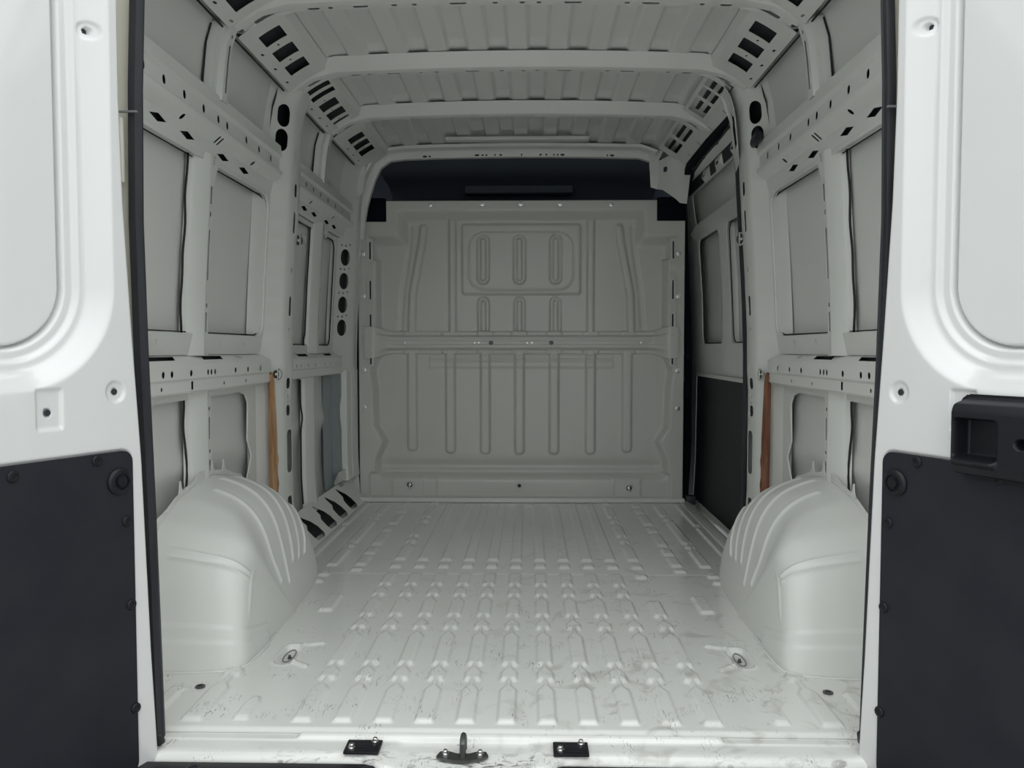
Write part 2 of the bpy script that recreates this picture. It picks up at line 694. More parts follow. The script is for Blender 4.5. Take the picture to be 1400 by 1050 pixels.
def build_side(s, name, label):
    wm = Wm(s)
    y1 = YB + .08 if s < 0 else 3.12
    ys = np.arange(YR - .02, y1 + .001, .03)
    zs = np.arange(-.03, 1.851, .02)

    def skin(u, v):
        # shallow outward swage low on the side, as the outside pressing shows inside
        d = skin_d(v) - .010 * np.exp(-((v - .47) / .05) ** 2) + .008 * ss(.50, .40, v)
        return wm(u, v, d)
    wall = field(name, ys, zs, skin, paint)
    tag(wall, label, 'wall', kind='structure')

    # ---- upper (belt) rail
    holes = []
    L = fold(UR)[1]
    sl = [1.76, 1.88, 1.988, 2.106, 2.23, 2.335, 2.403, 2.565, 2.684, 2.806]
    if s < 0: sl += [3.25, 3.36, 3.47, 3.60, 3.74, 3.88]
    for y in sl:
        holes.append(oval(y, zt(UR, 1.494), .019, .024, 3))
    for y in (1.80, 2.002, 2.174, 2.426, 2.604) + ((3.30, 3.45, 3.66, 3.80) if s < 0 else ()):
        holes.append(diamond(y, zt(UR, 1.405), .095, .021))
    for y in (2.107, 2.64) + ((3.34, 3.72) if s < 0 else ()):
        holes.append(oval(y, zt(UR, 1.437), .018, .020, 3))
    for y in (2.342, 2.364):
        holes.append(oval(y, zt(UR, 1.437), .012, .030, 3))
    rail('upper_rail', s, UR, YR + .01, 2.90, [h for h in holes if h[0][0] < 2.88], wall)
    if s < 0:
        rail('upper_rail', s, UR, 3.13, YB - .02, [h for h in holes if h[0][0] > 3.15], wall)
    dark_back('rail_shade_backing', s, YR, 2.92, 1.375, 1.56, .046, wall)
    if s < 0: dark_back('rail_shade_backing', s, 3.12, YB, 1.375, 1.56, .046, wall)

    # ---- waist rail
    holes = []
    for y in (1.80, 2.012, 2.062, 2.181, 2.513, 2.625, 2.748):
        holes.append(oval(y, zt(WR, .752), .018, .019, 3))
    for y in (2.297, 2.321, 2.348):
        holes.append(oval(y, zt(WR, .752), .015, .018, 3))
    for y in (2.014, 2.432, 2.62):
        holes.append(oval(y, zt(WR, .714), .012, .012, 3))
    holes.append(rrect(2.20, zt(WR, .717), .016, .024, .003))
    L = fold(WR)[1]
    tm = (L[1] + L[2]) / 2
    tops = [(1.84, .10), (2.06, .16), (2.40, .15)]
    for y, wd in tops:
        holes.append([(y - wd / 2 - .02, tm + .014), (y + wd / 2 - .02, tm + .014), (y + wd / 2 + .02, tm - .014), (y - wd / 2 + .02, tm - .014)])
    for y in (1.94, 1.96, 2.60, 2.625):
        holes.append([(y - .014, tm + .012), (y - .005, tm + .012), (y + .022, tm - .012), (y + .012, tm - .012)])
    rail('waist_rail', s, WR, YR + .01, 2.86, holes, wall)
    if s < 0:
        h2 = []
        for y in (3.18, 3.24, 3.35, 3.46, 3.62, 3.72, 3.83, 3.92):
            h2.append(oval(y, zt(WR, .75), .012, .015, 3))
        for y, wd in ((3.36, .15), (3.78, .14)):
            h2.append([(y - wd / 2 - .02, tm + .014), (y + wd / 2 - .02, tm + .014), (y + wd / 2 + .02, tm - .014), (y - wd / 2 + .02, tm - .014)])
        rail('waist_rail', s, WR, 3.13, 3.96, h2, wall)
    dark_back('rail_shade_backing', s, YR, 2.86, .70, .80, .054, wall)
    if s < 0: dark_back('rail_shade_backing', s, 3.12, 3.98, .70, .80, .054, wall)

    # ---- window frame pressing between the rails (one opening with rounded front corners)
    def wf(u, v): return wm(u, v, .036 + .010 * ss(.90, .82, v))
    hs = [rrect(2.235, 1.118, 1.27, .505, .055, 6)]
    for y in (2.06, 2.34, 2.50, 2.70):
        hs.append(oval(y, .838, .008, .016, 3) if s < 0 else diamond(y, .838, .022, .028))
    sheet('window_frame', [(YR + .01, .803), (2.90, .803), (2.90, 1.385), (YR + .01, 1.385)], hs, wf, paint, wall, .09, thick=.006)
    # ---- lower inner panel with wavy opening edge
    hs = [[(1.68, .05), (1.68, .672), (2.68, .672), (2.735, .66), (2.76, .63), (2.75, .50), (2.79, .44), (2.74, .36), (2.71, .25), (2.71, .05)]]
    sheet('lower_frame', [(YR + .01, .0), (2.88, .0), (2.88, .70), (YR + .01, .70)], hs, lambda u, v: wm(u, v, .052), paint, wall, .09, thick=.006)

    def ring_line(y, z, wd, h, r, d):
        p = rrect(y, z, wd, h, r, 6)
        bead_line('opening_sealant', s, p + p[:2], wall, d, .0028)
    ring_line(2.235, 1.118, 1.262, .497, .052, .049)
    # dark joints along the roof struts and the cant panel edge
    for yb in ((2.29, 3.445) if s < 0 else (2.29,)):
        bead_line('sealant_line', s, [(yb, z) for z in np.linspace(1.575, 1.755, 8)], wall, .046, .003)
    for ya, yb in ((1.66, 2.31), (2.40, 2.88)) + (((3.14, 3.44), (3.55, 4.05)) if s < 0 else ()):
        sweep('sealant_line', [(s * .846, y, 1.752) for y in np.linspace(ya, yb, 5)], circ(.003, 6), sealant, wall)
    # ---- stiffeners
    hat('upright_stiffener', s, 2.305, .80, 1.392, wall, [(1.30, .10), (1.22, .014), (1.10, .15), (.95, .014), (.90, .06)], .105)
    hat('upright_stiffener', s, 2.325, .05, .697, wall, [(.64, .012), (.58, .07), (.51, .010), (.45, .07), (.38, .010), (.31, .07)], .11)
    zz = np.linspace(.82, 1.375, 24)
    bead_line('sealant_line', s, [(2.243 + .006 * math.sin(z * 31) * math.sin(z * 9) + (.02 if z < .86 else 0), z) for z in zz], wall, .058)
    zz = np.linspace(.36, .685, 20)
    bead_line('sealant_line', s, [(2.258 + .02 * math.exp(-((z - .47) / .05) ** 2) + .004 * math.sin(z * 50), z) for z in zz], wall, .058)
    # pointed bracket at the stiffener head
    sheet('stiffener_bracket', [(2.335, 1.30), (2.352, 1.30), (2.39, 1.385), (2.395, 1.392), (2.365, 1.392), (2.357, 1.368), (2.350, 1.364), (2.342, 1.368), (2.338, 1.392), (2.328, 1.392)],
          [], lambda u, v: wm(u, v, .026), paint, wall, .05)
    if s < 0:
        hat('upright_stiffener', s, 3.56, .80, 1.39, wall, [(1.25, .2), (1.0, .2)], .105)
        hat('upright_stiffener', s, 3.50, .09, .70, wall, [], .105)
        zz = np.linspace(.14, .685, 26)
        bead_line('sealant_line', s, [(3.415 + .025 * math.exp(-((z - .52) / .035) ** 2), z) for z in zz], wall, .055)
        zz = np.linspace(.83, 1.375, 20)
        bead_line('sealant_line', s, [(3.495 - (.02 if z < .88 else 0), z) for z in zz], wall, .058)
        sheet('stiffener_bracket', [(3.61, 1.33), (3.65, 1.33), (3.68, 1.392), (3.64, 1.392), (3.632, 1.372), (3.622, 1.392), (3.605, 1.392)],
              [], lambda u, v: wm(u, v, .022), paint, wall, .05)
    # struts from the belt rail up to the roof bows
    for yb in ((2.345, 3.50) if s < 0 else (2.345,)):
        prof = [(yb - .052, .050), (yb - .044, .024), (yb - .018, .020), (yb - .012, .004), (yb + .026, .004), (yb + .034, .030), (yb + .05, .034)]
        P, L = fold(prof)
        sheet('roof_strut', [(0, 1.55), (L[-1], 1.55), (L[-1], 1.762), (0, 1.762)],
              [oval((L[3] + L[4]) / 2 + .004, 1.645, .013, .14, 4), oval((L[3] + L[4]) / 2, 1.738, .010, .012, 3)],
              lambda u, v, P=P, L=L: wm(np.interp(u, L, P[:, 0]), v, np.interp(u, L, P[:, 1])), paint, wall, .06, ubreaks=list(L[1:-1]))
        dark_back('strut_shade_backing', s, yb - .03, yb + .03, 1.56, 1.75, .034, wall)

    # ---- centre pillar
    prof = [(2.80, .070), (2.83, .050), (2.870, .042), (2.942, -.010), (2.960, -.017), (3.060, -.019), (3.075, -.012), (3.10, .02), (3.115, .075)]
    P, L = fold(prof)
    def pil(u, v):
        y = np.interp(u, L, P[:, 0]); d = np.interp(u, L, P[:, 1])
        bulge = ss(1.60, 1.40, v) * ss(.0, .02, v)
        # below the waist the slanted face stands back a little, above the belt rail the pillar narrows
        k = np.interp(v, [0, .66, .74, 1.36, 1.56, 1.70, 1.78], [.8, .8, 1.0, 1.0, 1.0, .9, .8])
        d = np.where(d < .03, d + (1 - k) * .03, d)
        return wm(y + .02 * (1 - k), v, d)
    tin = (L[4] + L[5]) / 2
    tsl = (L[2] + L[3]) / 2
    hs = [oval(tsl + .008, 1.674, .054, .082, 5), oval(tsl + .006, 1.585, .054, .080, 5)]
    for z, h, wd in ((1.30, .08, .022), (1.12, .02, .012), (.983, .075, .026), (.895, .014, .012), (.688, .042, .045), (.584, .042, .045), (.64, .012, .012), (.615, .010, .010),
                     (1.42, .05, .03)):
        hs.append(rrect(tin + .004, z, wd, h, min(wd, h) * .4))
    hs.append(rrect(tin + .015, .425, .060, .165, .02))
    hs.append(rrect(tin + .01, .225, .05, .05, .01))
    hs.append(rrect(L[2] + .02, .51, .02, .10, .008)) if False else None
    hs = [h for h in hs if h]
    sheet('centre_pillar', [(0, 0), (L[-1], 0), (L[-1], 1.785), (0, 1.785)], hs, pil, paint, wall, .07, ubreaks=list(L[1:-1]), vbreaks=(.66, .74, 1.36, 1.56, 1.70))
    dark_back('pillar_hole_backing', s, 2.86, 3.10, .02, 1.77, .062, wall)
    # ---- rear (door) pillar
    sheet('door_pillar', [(1.635, -.03), (1.72, -.03), (1.72, 1.80), (1.635, 1.80)], [], lambda u, v: wm(u, v, np.interp(u, [1.635, 1.66, 1.72], [-.085, -.08, .05])), paint, wall, .10, thick=.004)

    # ---- left front bay: front pillar with four ovals, lower box, louvred foot
    if s < 0:
        prof = [(3.90, .068), (3.93, .057), (3.955, .054), (4.100, -.008), (4.12, -.014), (4.16, -.014), (4.20, -.008), (4.24, -.010)]
        P, L = fold(prof)
        fp = lambda u, v, P=P, L=L: wm(np.interp(u, L, P[:, 0]), v, np.interp(u, L, P[:, 1]))
        tc_ = (L[2] + L[3]) / 2
        hs = []
        for z in (1.285, 1.165, 1.045, .928):
            hs.append(oval(tc_, z, .076, .084, 5))
        for z in (1.345, 1.225, 1.105, .985):
            for k in (-.035, 0, .035):
                hs.append(rrect(tc_ + k, z - .001 + (.008 if k > 0 else 0), .012, .009, .002, 1))
        sheet('front_pillar', [(0, .70), (L[-1], .70), (L[-1], 1.80), (0, 1.80)], hs, fp, paint, wall, .07, ubreaks=list(L[1:-1]))
        dark = field('pillar_hole_backing', np.linspace(3.96, 4.24, 4), np.linspace(.75, 1.5, 8), lambda u, v: wm(u, v, .060 + 0 * u), primer, wall)  # added grey backing, its tone stands in for the lit inside of the ovals
        # below the waist only a narrow post remains
        prof = [(4.03, .07), (4.04, .03), (4.05, .0), (4.12, -.004), (4.13, .012), (4.14, .012), (4.15, -.004), (4.25, -.012)]
        P, L = fold(prof)
        sheet('front_pillar', [(0, .14), (L[-1], .14), (L[-1], .71), (0, .71)], [oval((L[2] + L[3]) / 2, z, .01, .012, 3) for z in (.25, .55)],
              lambda u, v, P=P, L=L: wm(np.interp(u, L, P[:, 0]), v, np.interp(u, L, P[:, 1])), paint, wall, .08, ubreaks=list(L[1:-1]))
        # outer skin bulges seen in the lower opening
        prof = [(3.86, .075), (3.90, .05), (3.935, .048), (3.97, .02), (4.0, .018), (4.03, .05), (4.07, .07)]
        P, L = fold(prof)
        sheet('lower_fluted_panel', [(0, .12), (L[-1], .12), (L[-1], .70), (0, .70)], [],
              lambda u, v, P=P, L=L: wm(np.interp(u, L, P[:, 0]), v, np.interp(u, L, P[:, 1]) + .012 * np.exp(-((v - .5) / .04) ** 2)), shaded_paint, wall, .06, ubreaks=list(L[1:-1]))
        # front window frame pressing
        hs = [rrect(3.54, 1.095, .77, .52, .05, 5)]
        sheet('window_frame', [(3.10, .80), (3.96, .80), (3.96, 1.385), (3.10, 1.385)], hs, lambda u, v: wm(u, v, .052), paint, wall, .09, thick=.006)
        ring_line(3.54, 1.095, .762, .512, .047, .056)
        # louvred foot: slanted plate from the floor edge to the side with tear shaped openings
        def lf(u, v):       # v 0 at floor edge .. 1 at the wall
            return (-(.842 + .085 * v), u, .002 + .135 * v ** 1.25)
        hs = []
        for k in range(5):
            y = 3.085 + .215 * k
            hs.append([(y - .01, .10), (y + .085, .05), (y + .118, .16), (y + .095, .42), (y + .045, .64), (y - .055, .90), (y - .075, .92), (y - .025, .62), (y - .045, .52)])
        sheet('louvred_foot', [(2.85, 0), (4.22, 0), (4.22, 1), (2.85, 1)], hs, lf, paint, wall, .12, thick=.002)
        field('foot_shade_backing', np.linspace(2.85, 4.40, 5), np.linspace(0, 1, 4), lambda u, v: (-(.852 + .095 * v), u, -.045 + .15 * v), hole_dark, wall)  # added dark backing, shade colour for the louvre openings
        # small box above the foot by the front post
        sheet('foot_closing_plate', [(3.84, .15), (4.10, .15), (4.10, .20), (3.92, .20), (3.84, .165)], [], lambda u, v: wm(u, v, .01 + .04 * (4.1 - u)), paint, wall, .08)
    return wall


shaded_paint = mat('bluish_shade', (0.30, 0.34, 0.35), 0.35)  # darker bluish paint for the fluted panel, the opening's shade is in its colour
wall_l = build_side(-1, 'wall_left', 'left inner side of the van with open rails and pillars')
wall_r = build_side(1, 'wall_right', 'right inner side of the van behind the sliding door opening')

# ------------------------------------------------------------------ roof
def roof_h(x, y):
    z = roof_z(x)
    k = (x - .072) / .1435
    f = np.abs(k - np.round(k)) * .1435      # distance from tray centre
    tray = 1 - ss(.031, .039, f)
    ax = np.abs(x)
    tray *= 1 - ss(.755, .765, ax)
    # trays shallow out before every bow
    env = np.ones_like(y) * .4
    bl = (1.60,) + BOWS
    for a, b in zip(bl[:-1], bl[1:]):
        e = ss(a + .05, a + .08, y) * (1 - ss(b - .105, b - .065, y))
        env = np.maximum(env, np.where((y > a) & (y < b), .4 + .6 * e, 0))
    return z + .022 * tray * env


ceil = field('ceiling', np.arange(-.93, .9301, .006), np.concatenate([np.arange(1.60, 4.36, .02)]),
             lambda x, y: (x, y, roof_h(x, y)), paint)
tag(ceil, 'white ribbed steel van roof with cross bows', 'ceiling', kind='structure')


def bow_path(front=False):
    pts = [(-.905, 1.775), (-.865, 1.768), (-.828, 1.757), (-.813, 1.764), (-.735, 1.811), (-.715, 1.821)]
    mid = [(x, 1.839 - .018 * (x / .715) ** 2) for x in np.linspace(-.68, .68, 13)]
    pts = pts + mid + [(-a, b) for a, b in reversed(pts)]
    return pts


def make_bow(yb, holes_px):
    Pth = np.array(bow_path())
    S_ = np.concatenate([[0], np.cumsum(np.hypot(*np.diff(Pth, axis=0).T))])
    Tn = np.gradient(Pth, axis=0)
    Tn /= np.linalg.norm(Tn, axis=1)[:, None]
    sec = [(-.050, .050), (-.030, .010), (-.024, .002), (-.014, 0), (.006, .0), (.010, .006), (.040, .006), (.044, .012), (.052, .050)]
    P, L = fold(sec)
    mid = S_[-1] / 2

    def mp(u, v):
        a = np.interp(v, L, P[:, 0]); b = np.interp(v, L, P[:, 1])
        px = np.interp(u, S_, Pth[:, 0]); pz = np.interp(u, S_, Pth[:, 1])
        tx = np.interp(u, S_, Tn[:, 0]); tz = np.interp(u, S_, Tn[:, 1])
        return px - tz * b, yb + a, pz + tx * b
    hs = [oval(mid + h[0], (L[5] + L[6]) / 2, h[1] * 1.15, .017, 3) for h in holes_px]
    # long slots round the corner
    for sg in (-1, 1):
        for c, ln in ((.742, .085), (.858, .070)):
            hs.append(oval(mid + sg * c, (L[5] + L[6]) / 2, ln, .024, 4))
    sheet('roof_bow', [(0, 0), (S_[-1], 0), (S_[-1], L[-1]), (0, L[-1])], hs, mp, paint, ceil, .09, vbreaks=list(L[1:-1]), thick=.0016)
    # added dark strips in the bow, coloured as the shade in its slots
    field('bow_shade_backing', np.linspace(-.72, .72, 10), np.array([yb - .03, yb + .045]), lambda u, v: (u, v, 1.862 - .018 * (u / .715) ** 2), hole_dark, ceil)
    for sg in (-1, 1):
        field('bow_shade_backing', np.linspace(.66, .885, 6), np.array([yb - .02, yb + .048]), lambda u, v, sg=sg: (sg * u, v, np.interp(u, [.66, .715, .828, .89], [1.850, 1.845, 1.782, 1.785])), hole_dark, ceil)


slots = [(-.60, .03), (-.55, .012), (-.46, .04), (-.36, .015), (-.30, .012), (-.17, .045), (-.06, .014), (.02, .014), (.07, .012), (.17, .045), (.33, .015), (.40, .045),
         (.55, .012), (.62, .03)]
for yb in BOWS[:3]:
    make_bow(yb, slots if yb != 3.50 else slots[::2])

# cant panels with square holes between the bows
def cant(s, y0, y1, holes, name='cant_panel'):
    A, B = (.832, 1.752), (.700, 1.832)
    mp = lambda u, v: (s * (A[0] + (B[0] - A[0]) * v), u, A[1] + (B[1] - A[1]) * v + .006 * np.sin(np.pi * np.clip(v, 0, 1)))
    o = sheet(name, [(y0, 0), (y1, 0), (y1, 1.0), (y0, 1.0)], holes, mp, paint, ceil, .12, thick=.0018)
    # return flange to the roof skin
    field('cant_flange', np.linspace(y0, y1, 3), np.linspace(0, 1, 3), lambda u, v: (s * (.700 - .012 * v), u, 1.832 + .03 * v), paint, ceil)
    return o


def sqh(y, v=.53, wy=.082, wv=.50):
    return rrect(y, v, wy, wv, .006, 1)


def tiny(y, v, L=.018):
    return [(y, v - .03), (y + L, v - .01), (y + L, v + .03), (y, v + .01)]


for s in (-1, 1):
    for (a, b, hh) in ((1.64, 2.325, (2.00, 2.12, 2.24)), (2.395, 2.895, (2.505, 2.635, 2.765)), (2.965, 3.465, (3.01, 3.08, 3.20, 3.315, 3.43)), (3.535, 4.15, (3.70, 3.815, 3.93))):
        if s > 0 and a > 2.9: continue
        hs = [sqh(y) if y > 3.1 or a < 2.9 else sqh(y, .58, .045, .66) for y in hh]
        for y in hh[:-1]:
            hs.append(tiny(y + .058, .50, .014))
        for y in hh:
            hs.append(tiny(y + .05, .12, .02))
        cant(s, a, b, hs)
    # added dark sheet, shade colour for the square holes
    field('cant_shade_backing', np.linspace(1.64, 4.1 if s < 0 else 2.9, 8), np.linspace(0, 1, 4),
          lambda u, v, s=s: (s * (.846 - .14 * v), u, 1.770 + .085 * v), hole_dark, ceil)
# right side over the sliding door: bow 3 runs into an open dark roof edge with two ribs
mp = lambda u, v: (.700 - .01 * v + .10 * v, u, 1.845 - .06 * v)
sheet('cant_panel', [(2.985, 0), (3.45, 0), (3.45, 1), (2.985, 1)], [rrect(3.06, .5, .08, .7, .01, 2), rrect(3.17, .5, .10, .7, .01, 2), rrect(3.33, .5, .16, .7, .02, 2)],
      mp, paint, ceil, .1)
sheet('cant_panel', [(3.555, 0), (4.10, 0), (4.10, 1), (3.555, 1)], [rrect(3.70, .5, .20, .7, .04, 2), rrect(3.93, .5, .17, .7, .03, 2)], mp, paint, ceil, .1)
field('cant_shade_backing', np.linspace(2.95, 4.2, 5), np.linspace(0, 1, 3), lambda u, v: (.72 + .14 * v, u, 1.866 - .07 * v), hole_dark, ceil)  # dark sheet added so the roof edge openings look shaded

# header at the front with slot row, and its corner posts
def header():
    pts = [(-.868, 1.42), (-.842, 1.57), (-.812, 1.68), (-.775, 1.775), (-.735, 1.818), (-.69, 1.836)]
    mid = [(x, 1.853 - .012 * (x / .66) ** 2) for x in np.linspace(-.60, .60, 9)]
    pts = pts + mid + [(.66, 1.842), (.685, 1.82)]
    Pth = np.array(pts)
    S_ = np.concatenate([[0], np.cumsum(np.hypot(*np.diff(Pth, axis=0).T))])
    Tn = np.gradient(Pth, axis=0); Tn /= np.linalg.norm(Tn, axis=1)[:, None]
    sec = [(-.07, .030), (-.066, .016), (-.012, .012), (-.006, .006), (0, -.004), (.005, -.022), (.03, -.024)]
    P, L = fold(sec)
    iu = int(np.argmin(np.abs(Pth[:, 0]))); mid = S_[iu]

    def mp(u, v):
        a = np.interp(v, L, P[:, 0]); b = np.interp(v, L, P[:, 1])
        px = np.interp(u, S_, Pth[:, 0]); pz = np.interp(u, S_, Pth[:, 1])
        tx = np.interp(u, S_, Tn[:, 0]); tz = np.interp(u, S_, Tn[:, 1])
        return px - tz * b, 4.20 + a, pz + tx * b
    v0 = (L[4] + L[5]) / 2
    hs = [rrect(mid + a, v0, wd, .009, .003, 2) for a, wd in ((-.51, .022), (-.485, .010), (-.235, .022), (-.205, .010), (-.185, .010), (-.14, .008), (-.11, .014), (0, .008),
                                                              (.10, .012), (.13, .01), (.17, .008), (.19, .008), (.215, .02), (.45, .008), (.475, .02))]
    sheet('front_header', [(0, 0), (S_[-1], 0), (S_[-1], L[-1]), (0, L[-1])], hs, mp, paint, ceil, .08, vbreaks=list(L[1:-1]))


header()
# raised stiffening tray of the roof just behind the header
box('roof_stiffener', (-.02, 4.02, 1.872), (.72, .06, .018), paint, ceil, .006)

# rear header above the doors
box('rear_header', (0, 1.66, 1.80), (1.72, .08, .12), paint, ceil, .01)

# ------------------------------------------------------------------ bulkhead
def sdbox(x, z, cx, cz, hx, hz, r):
    qx = np.abs(x - cx) - hx + r
    qz = np.abs(z - cz) - hz + r
    return np.minimum(np.maximum(qx, qz), 0) + np.hypot(np.maximum(qx, 0), np.maximum(qz, 0)) - r


def seg_d(x, z, pts):
    d = np.full_like(x, 9.)
    for (ax, az), (bx, bz) in zip(pts[:-1], pts[1:]):
        L2 = (bx - ax) ** 2 + (bz - az) ** 2
        t = np.clip(((x - ax) * (bx - ax) + (z - az) * (bz - az)) / L2, 0, 1)
        d = np.minimum(d, np.hypot(x - ax - t * (bx - ax), z - az - t * (bz - az)))
    return d


BC = -.003     # bulkhead centre line


def bulk_h(x, z):
    xc = x - BC
    # dished main panel inside a flat flange
    A = sdbox(x, z, BC, .80, .715, .81, .02)
    B = sdbox(x, z, BC, .72, .875, .755, .03)
    k = .03
    hmix = np.clip(.5 + .5 * (B - A) / k, 0, 1)
    sd = B * (1 - hmix) + A * hmix - k * hmix * (1 - hmix)
    h = -.055 * ss(.045, .105, -sd) * ss(.12, .20, z + .02)
    # flange stands wide on the lower sides (wavy edge)
    wave = .80 - .055 * ss(.62, .50, z) * 0
    side = np.abs(xc) - np.interp(z, [0, .22, .32, .36, .40, .60, .70, .76, .95, 1.45], [.80, .80, .755, .78, .805, .81, .825, .80, .79, .79])
    h = np.maximum(h, -.055 * (1 - ss(-.008, .012, side))) if False else np.where(z < 1.3, -.055 * (1 - ss(-.035, .0, side)) * ss(.10, .20, z), h)
    # belly: panel leans back into the step above the kick strip
    h = h - .03 * np.exp(-((z - .165) / .035) ** 2) * (1 - ss(.72, .80, np.abs(xc)))
    kick = sdbox(x, z, BC - .01, .082, .815, .066, .02)
    h = h - .020 * (1 - ss(-.006, .006, kick))
    for c in (-.62, .57):
        q = sdbox(x, z, c, .07, .085 if c < 0 else .075, .052, .012)
        h = h + .006 * (1 - ss(-.004, .004, q))
    q = sdbox(x, z, .02, .07, .48, .058, .01)
    h = h + .004 * (1 - ss(-.004, .004, q))
    # upper blanking panel
    q = sdbox(x, z, -.003, 1.303, .322, .19, .02)
    h = h + .018 * (1 - ss(-.010, .004, q))
    q = sdbox(x, z, -.003, 1.297, .284, .157, .085)
    h = h - .007 * np.exp(-(q / .0040) ** 2)
    for c in (-.208, -.012, .184):
        q = np.abs(sdbox(x, z, c, 1.302, .023, .122, .022))
        h = h - .017 * (1 - ss(.006, .014, q))
        q = np.abs(sdbox(x, z, c, .98, .021, .112, .021))
        h = np.where(z < 1.2, h - .015 * (1 - ss(.006, .013, q)) * (z > .86), h)
    # vertical pressings beside it
    for c, hw in ((-.375, .020), (.372, .020)):
        q = sdbox(x, z, c, 1.19, hw, .33, .01)
        h = h + .019 * (1 - ss(-.010, .004, q)) * (z > .86)
    for sg in (-1, 1):
        pts = [(BC + sg * .528, 1.47), (BC + sg * .535, 1.40), (BC + sg * .560, 1.27), (BC + sg * .588, 1.12), (BC + sg * .596, .9)]
        d = seg_d(x, z, pts)
        h = h + .019 * (1 - ss(.010, .026, d)) * (z > .86)
        pts = [(BC + sg * .60, 1.47), (BC + sg * .61, 1.35), (BC + sg * .645, 1.12), (BC + sg * .66, .9)]
        d = seg_d(x, z, pts)
        h = h - .006 * (1 - ss(.004, .02, d)) * (z > .86)
    # lower beads
    for c, z0 in ((-.597, .262), (-.388, .250), (-.198, .246), (-.012, .244), (.176, .244), (.374, .246), (.572, .258)):
        q = sdbox(x, z, c, z0 + .30, .0265, .30, .022)
        h = h + .020 * (1 - ss(-.010, .004, q)) * (z < .86)
    # two flat bands below the bar
    h = h + (.006 * np.exp(-((z - .735) / .018) ** 4) + .005 * np.exp(-((z - .775) / .010) ** 4)) * (np.abs(xc) < .50)
    return h


def bulk_keep(x, z):
    return ~((np.abs(x - BC) > .722) & (z > 1.50))


bx = np.arange(-.878, .8721, .0045)
bz = np.concatenate([np.arange(0, 1.612, .0050)])
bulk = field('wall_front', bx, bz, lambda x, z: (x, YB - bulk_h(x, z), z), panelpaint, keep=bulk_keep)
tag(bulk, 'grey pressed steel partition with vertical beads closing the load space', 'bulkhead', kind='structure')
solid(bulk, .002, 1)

# base lip on the floor
sweep('base_flange', [(-.87, 4.205, .004), (-.42, 4.203, .004), (-.40, 4.197, .004), (.40, 4.197, .004), (.42, 4.203, .004), (.865, 4.21, .004)],
      [(-.022, .0), (.030, .0), (.030, .022), (.022, .022), (.016, .010), (-.022, .008)], paint, bulk)
# cross bar
def cb(x, v):
    prof = [(.918, .000), (.912, .012), (.893, .014), (.886, .034), (.866, .038), (.860, .034), (.846, .034), (.840, .038), (.829, .038), (.824, .034), (.812, .012), (.795, .010), (.790, 0)]
    P, L = fold(prof)
    t = v * L[-1]
    z = np.interp(t, L, P[:, 0]); h = np.interp(t, L, P[:, 1])
    e = ss(.70, .80, np.abs(x - BC))
    z = .852 + (z - .852) * (1 + .35 * e)
    h = h * (1 - e) + e * (.022 + .055 * 1) * (h > .001)
    # bumps of the flange where it steps over the beads
    k = np.zeros_like(x)
    for c in (-.597, -.388, -.198, -.012, .176, .374, .572):
        k = np.maximum(k, 1 - ss(.035, .048, np.abs(x - c)))
    lowt = (h > .005) & (h < .02)
    h = h + np.where(lowt, .010 * k, 0)
    return x, YB + .055 - h - .0, z
field('cross_bar', np.arange(-.845, .841, .006), np.linspace(0, 1, 60), cb, panelpaint, bulk)
for x in (-.155, .155, -.012 + .012):
    pass
for x in (-.165, .160):
    bolt('bar_hole_ring', (x, YB + .055 - .0335, .853), (0, -1, 0), .008, dsteel, bulk, 'ring')
for x in (-.635, -.255, -.232, .03, .055, .645):
    bolt('bar_screw', (x, YB + .055 - .0335, .853), (0, -1, 0), .004, steel, bulk)
for x, z in ((-.489, 1.590), (-.212, 1.593), (-.005, 1.593), (.206, 1.592), (.478, 1.588)):
    bolt('flange_bolt', (x, YB, z), (0, -1, 0), .0075, steel, bulk)
for z in (1.33, 1.102, .90, .705, .503):
    bolt('flange_bolt', (-.852, YB, z), (0, -1, 0), .009, steel, bulk)
    bolt('flange_bolt', (.838, YB, z - .003), (0, -1, 0), .009, steel, bulk)
# slotted edge pressings
for sg in (-1, 1):
    for zc, hh in ((1.345, .13), (1.135, .14), (.97, .10), (.765, .08)):
        wm_ = lambda u, v: (u, YB - .012 + 0 * u, v)
        xc = BC + sg * .808
        sheet('slotted_strip', rrect(xc, zc, .034, hh, .012), [oval(xc, zc, .009, hh * .72, 3)], wm_, panelpaint, bulk, .05, thick=.006)
        field('slot_backing', np.linspace(xc - .012, xc + .012, 2), np.linspace(zc - hh * .46, zc + hh * .46, 2), lambda u, v: (u, YB - .007 + 0 * u, v), hole_dark, bulk)
lathe('centre_hole', [(.010, 0), (.010, .0015), (.0005, .0015)], hole_dark, bulk, 12, frame((0, -1, 0)), (-.012, YB + .0105, .078))
lathe('centre_bolt', [(.024, 0), (.024, .003), (.017, .004), (.015, .001), (.010, .001), (.010, .002), (.0005, .002)], panelpaint, bulk, 16, frame((0, -1, 0)), (-.012, YB + .012, .078))

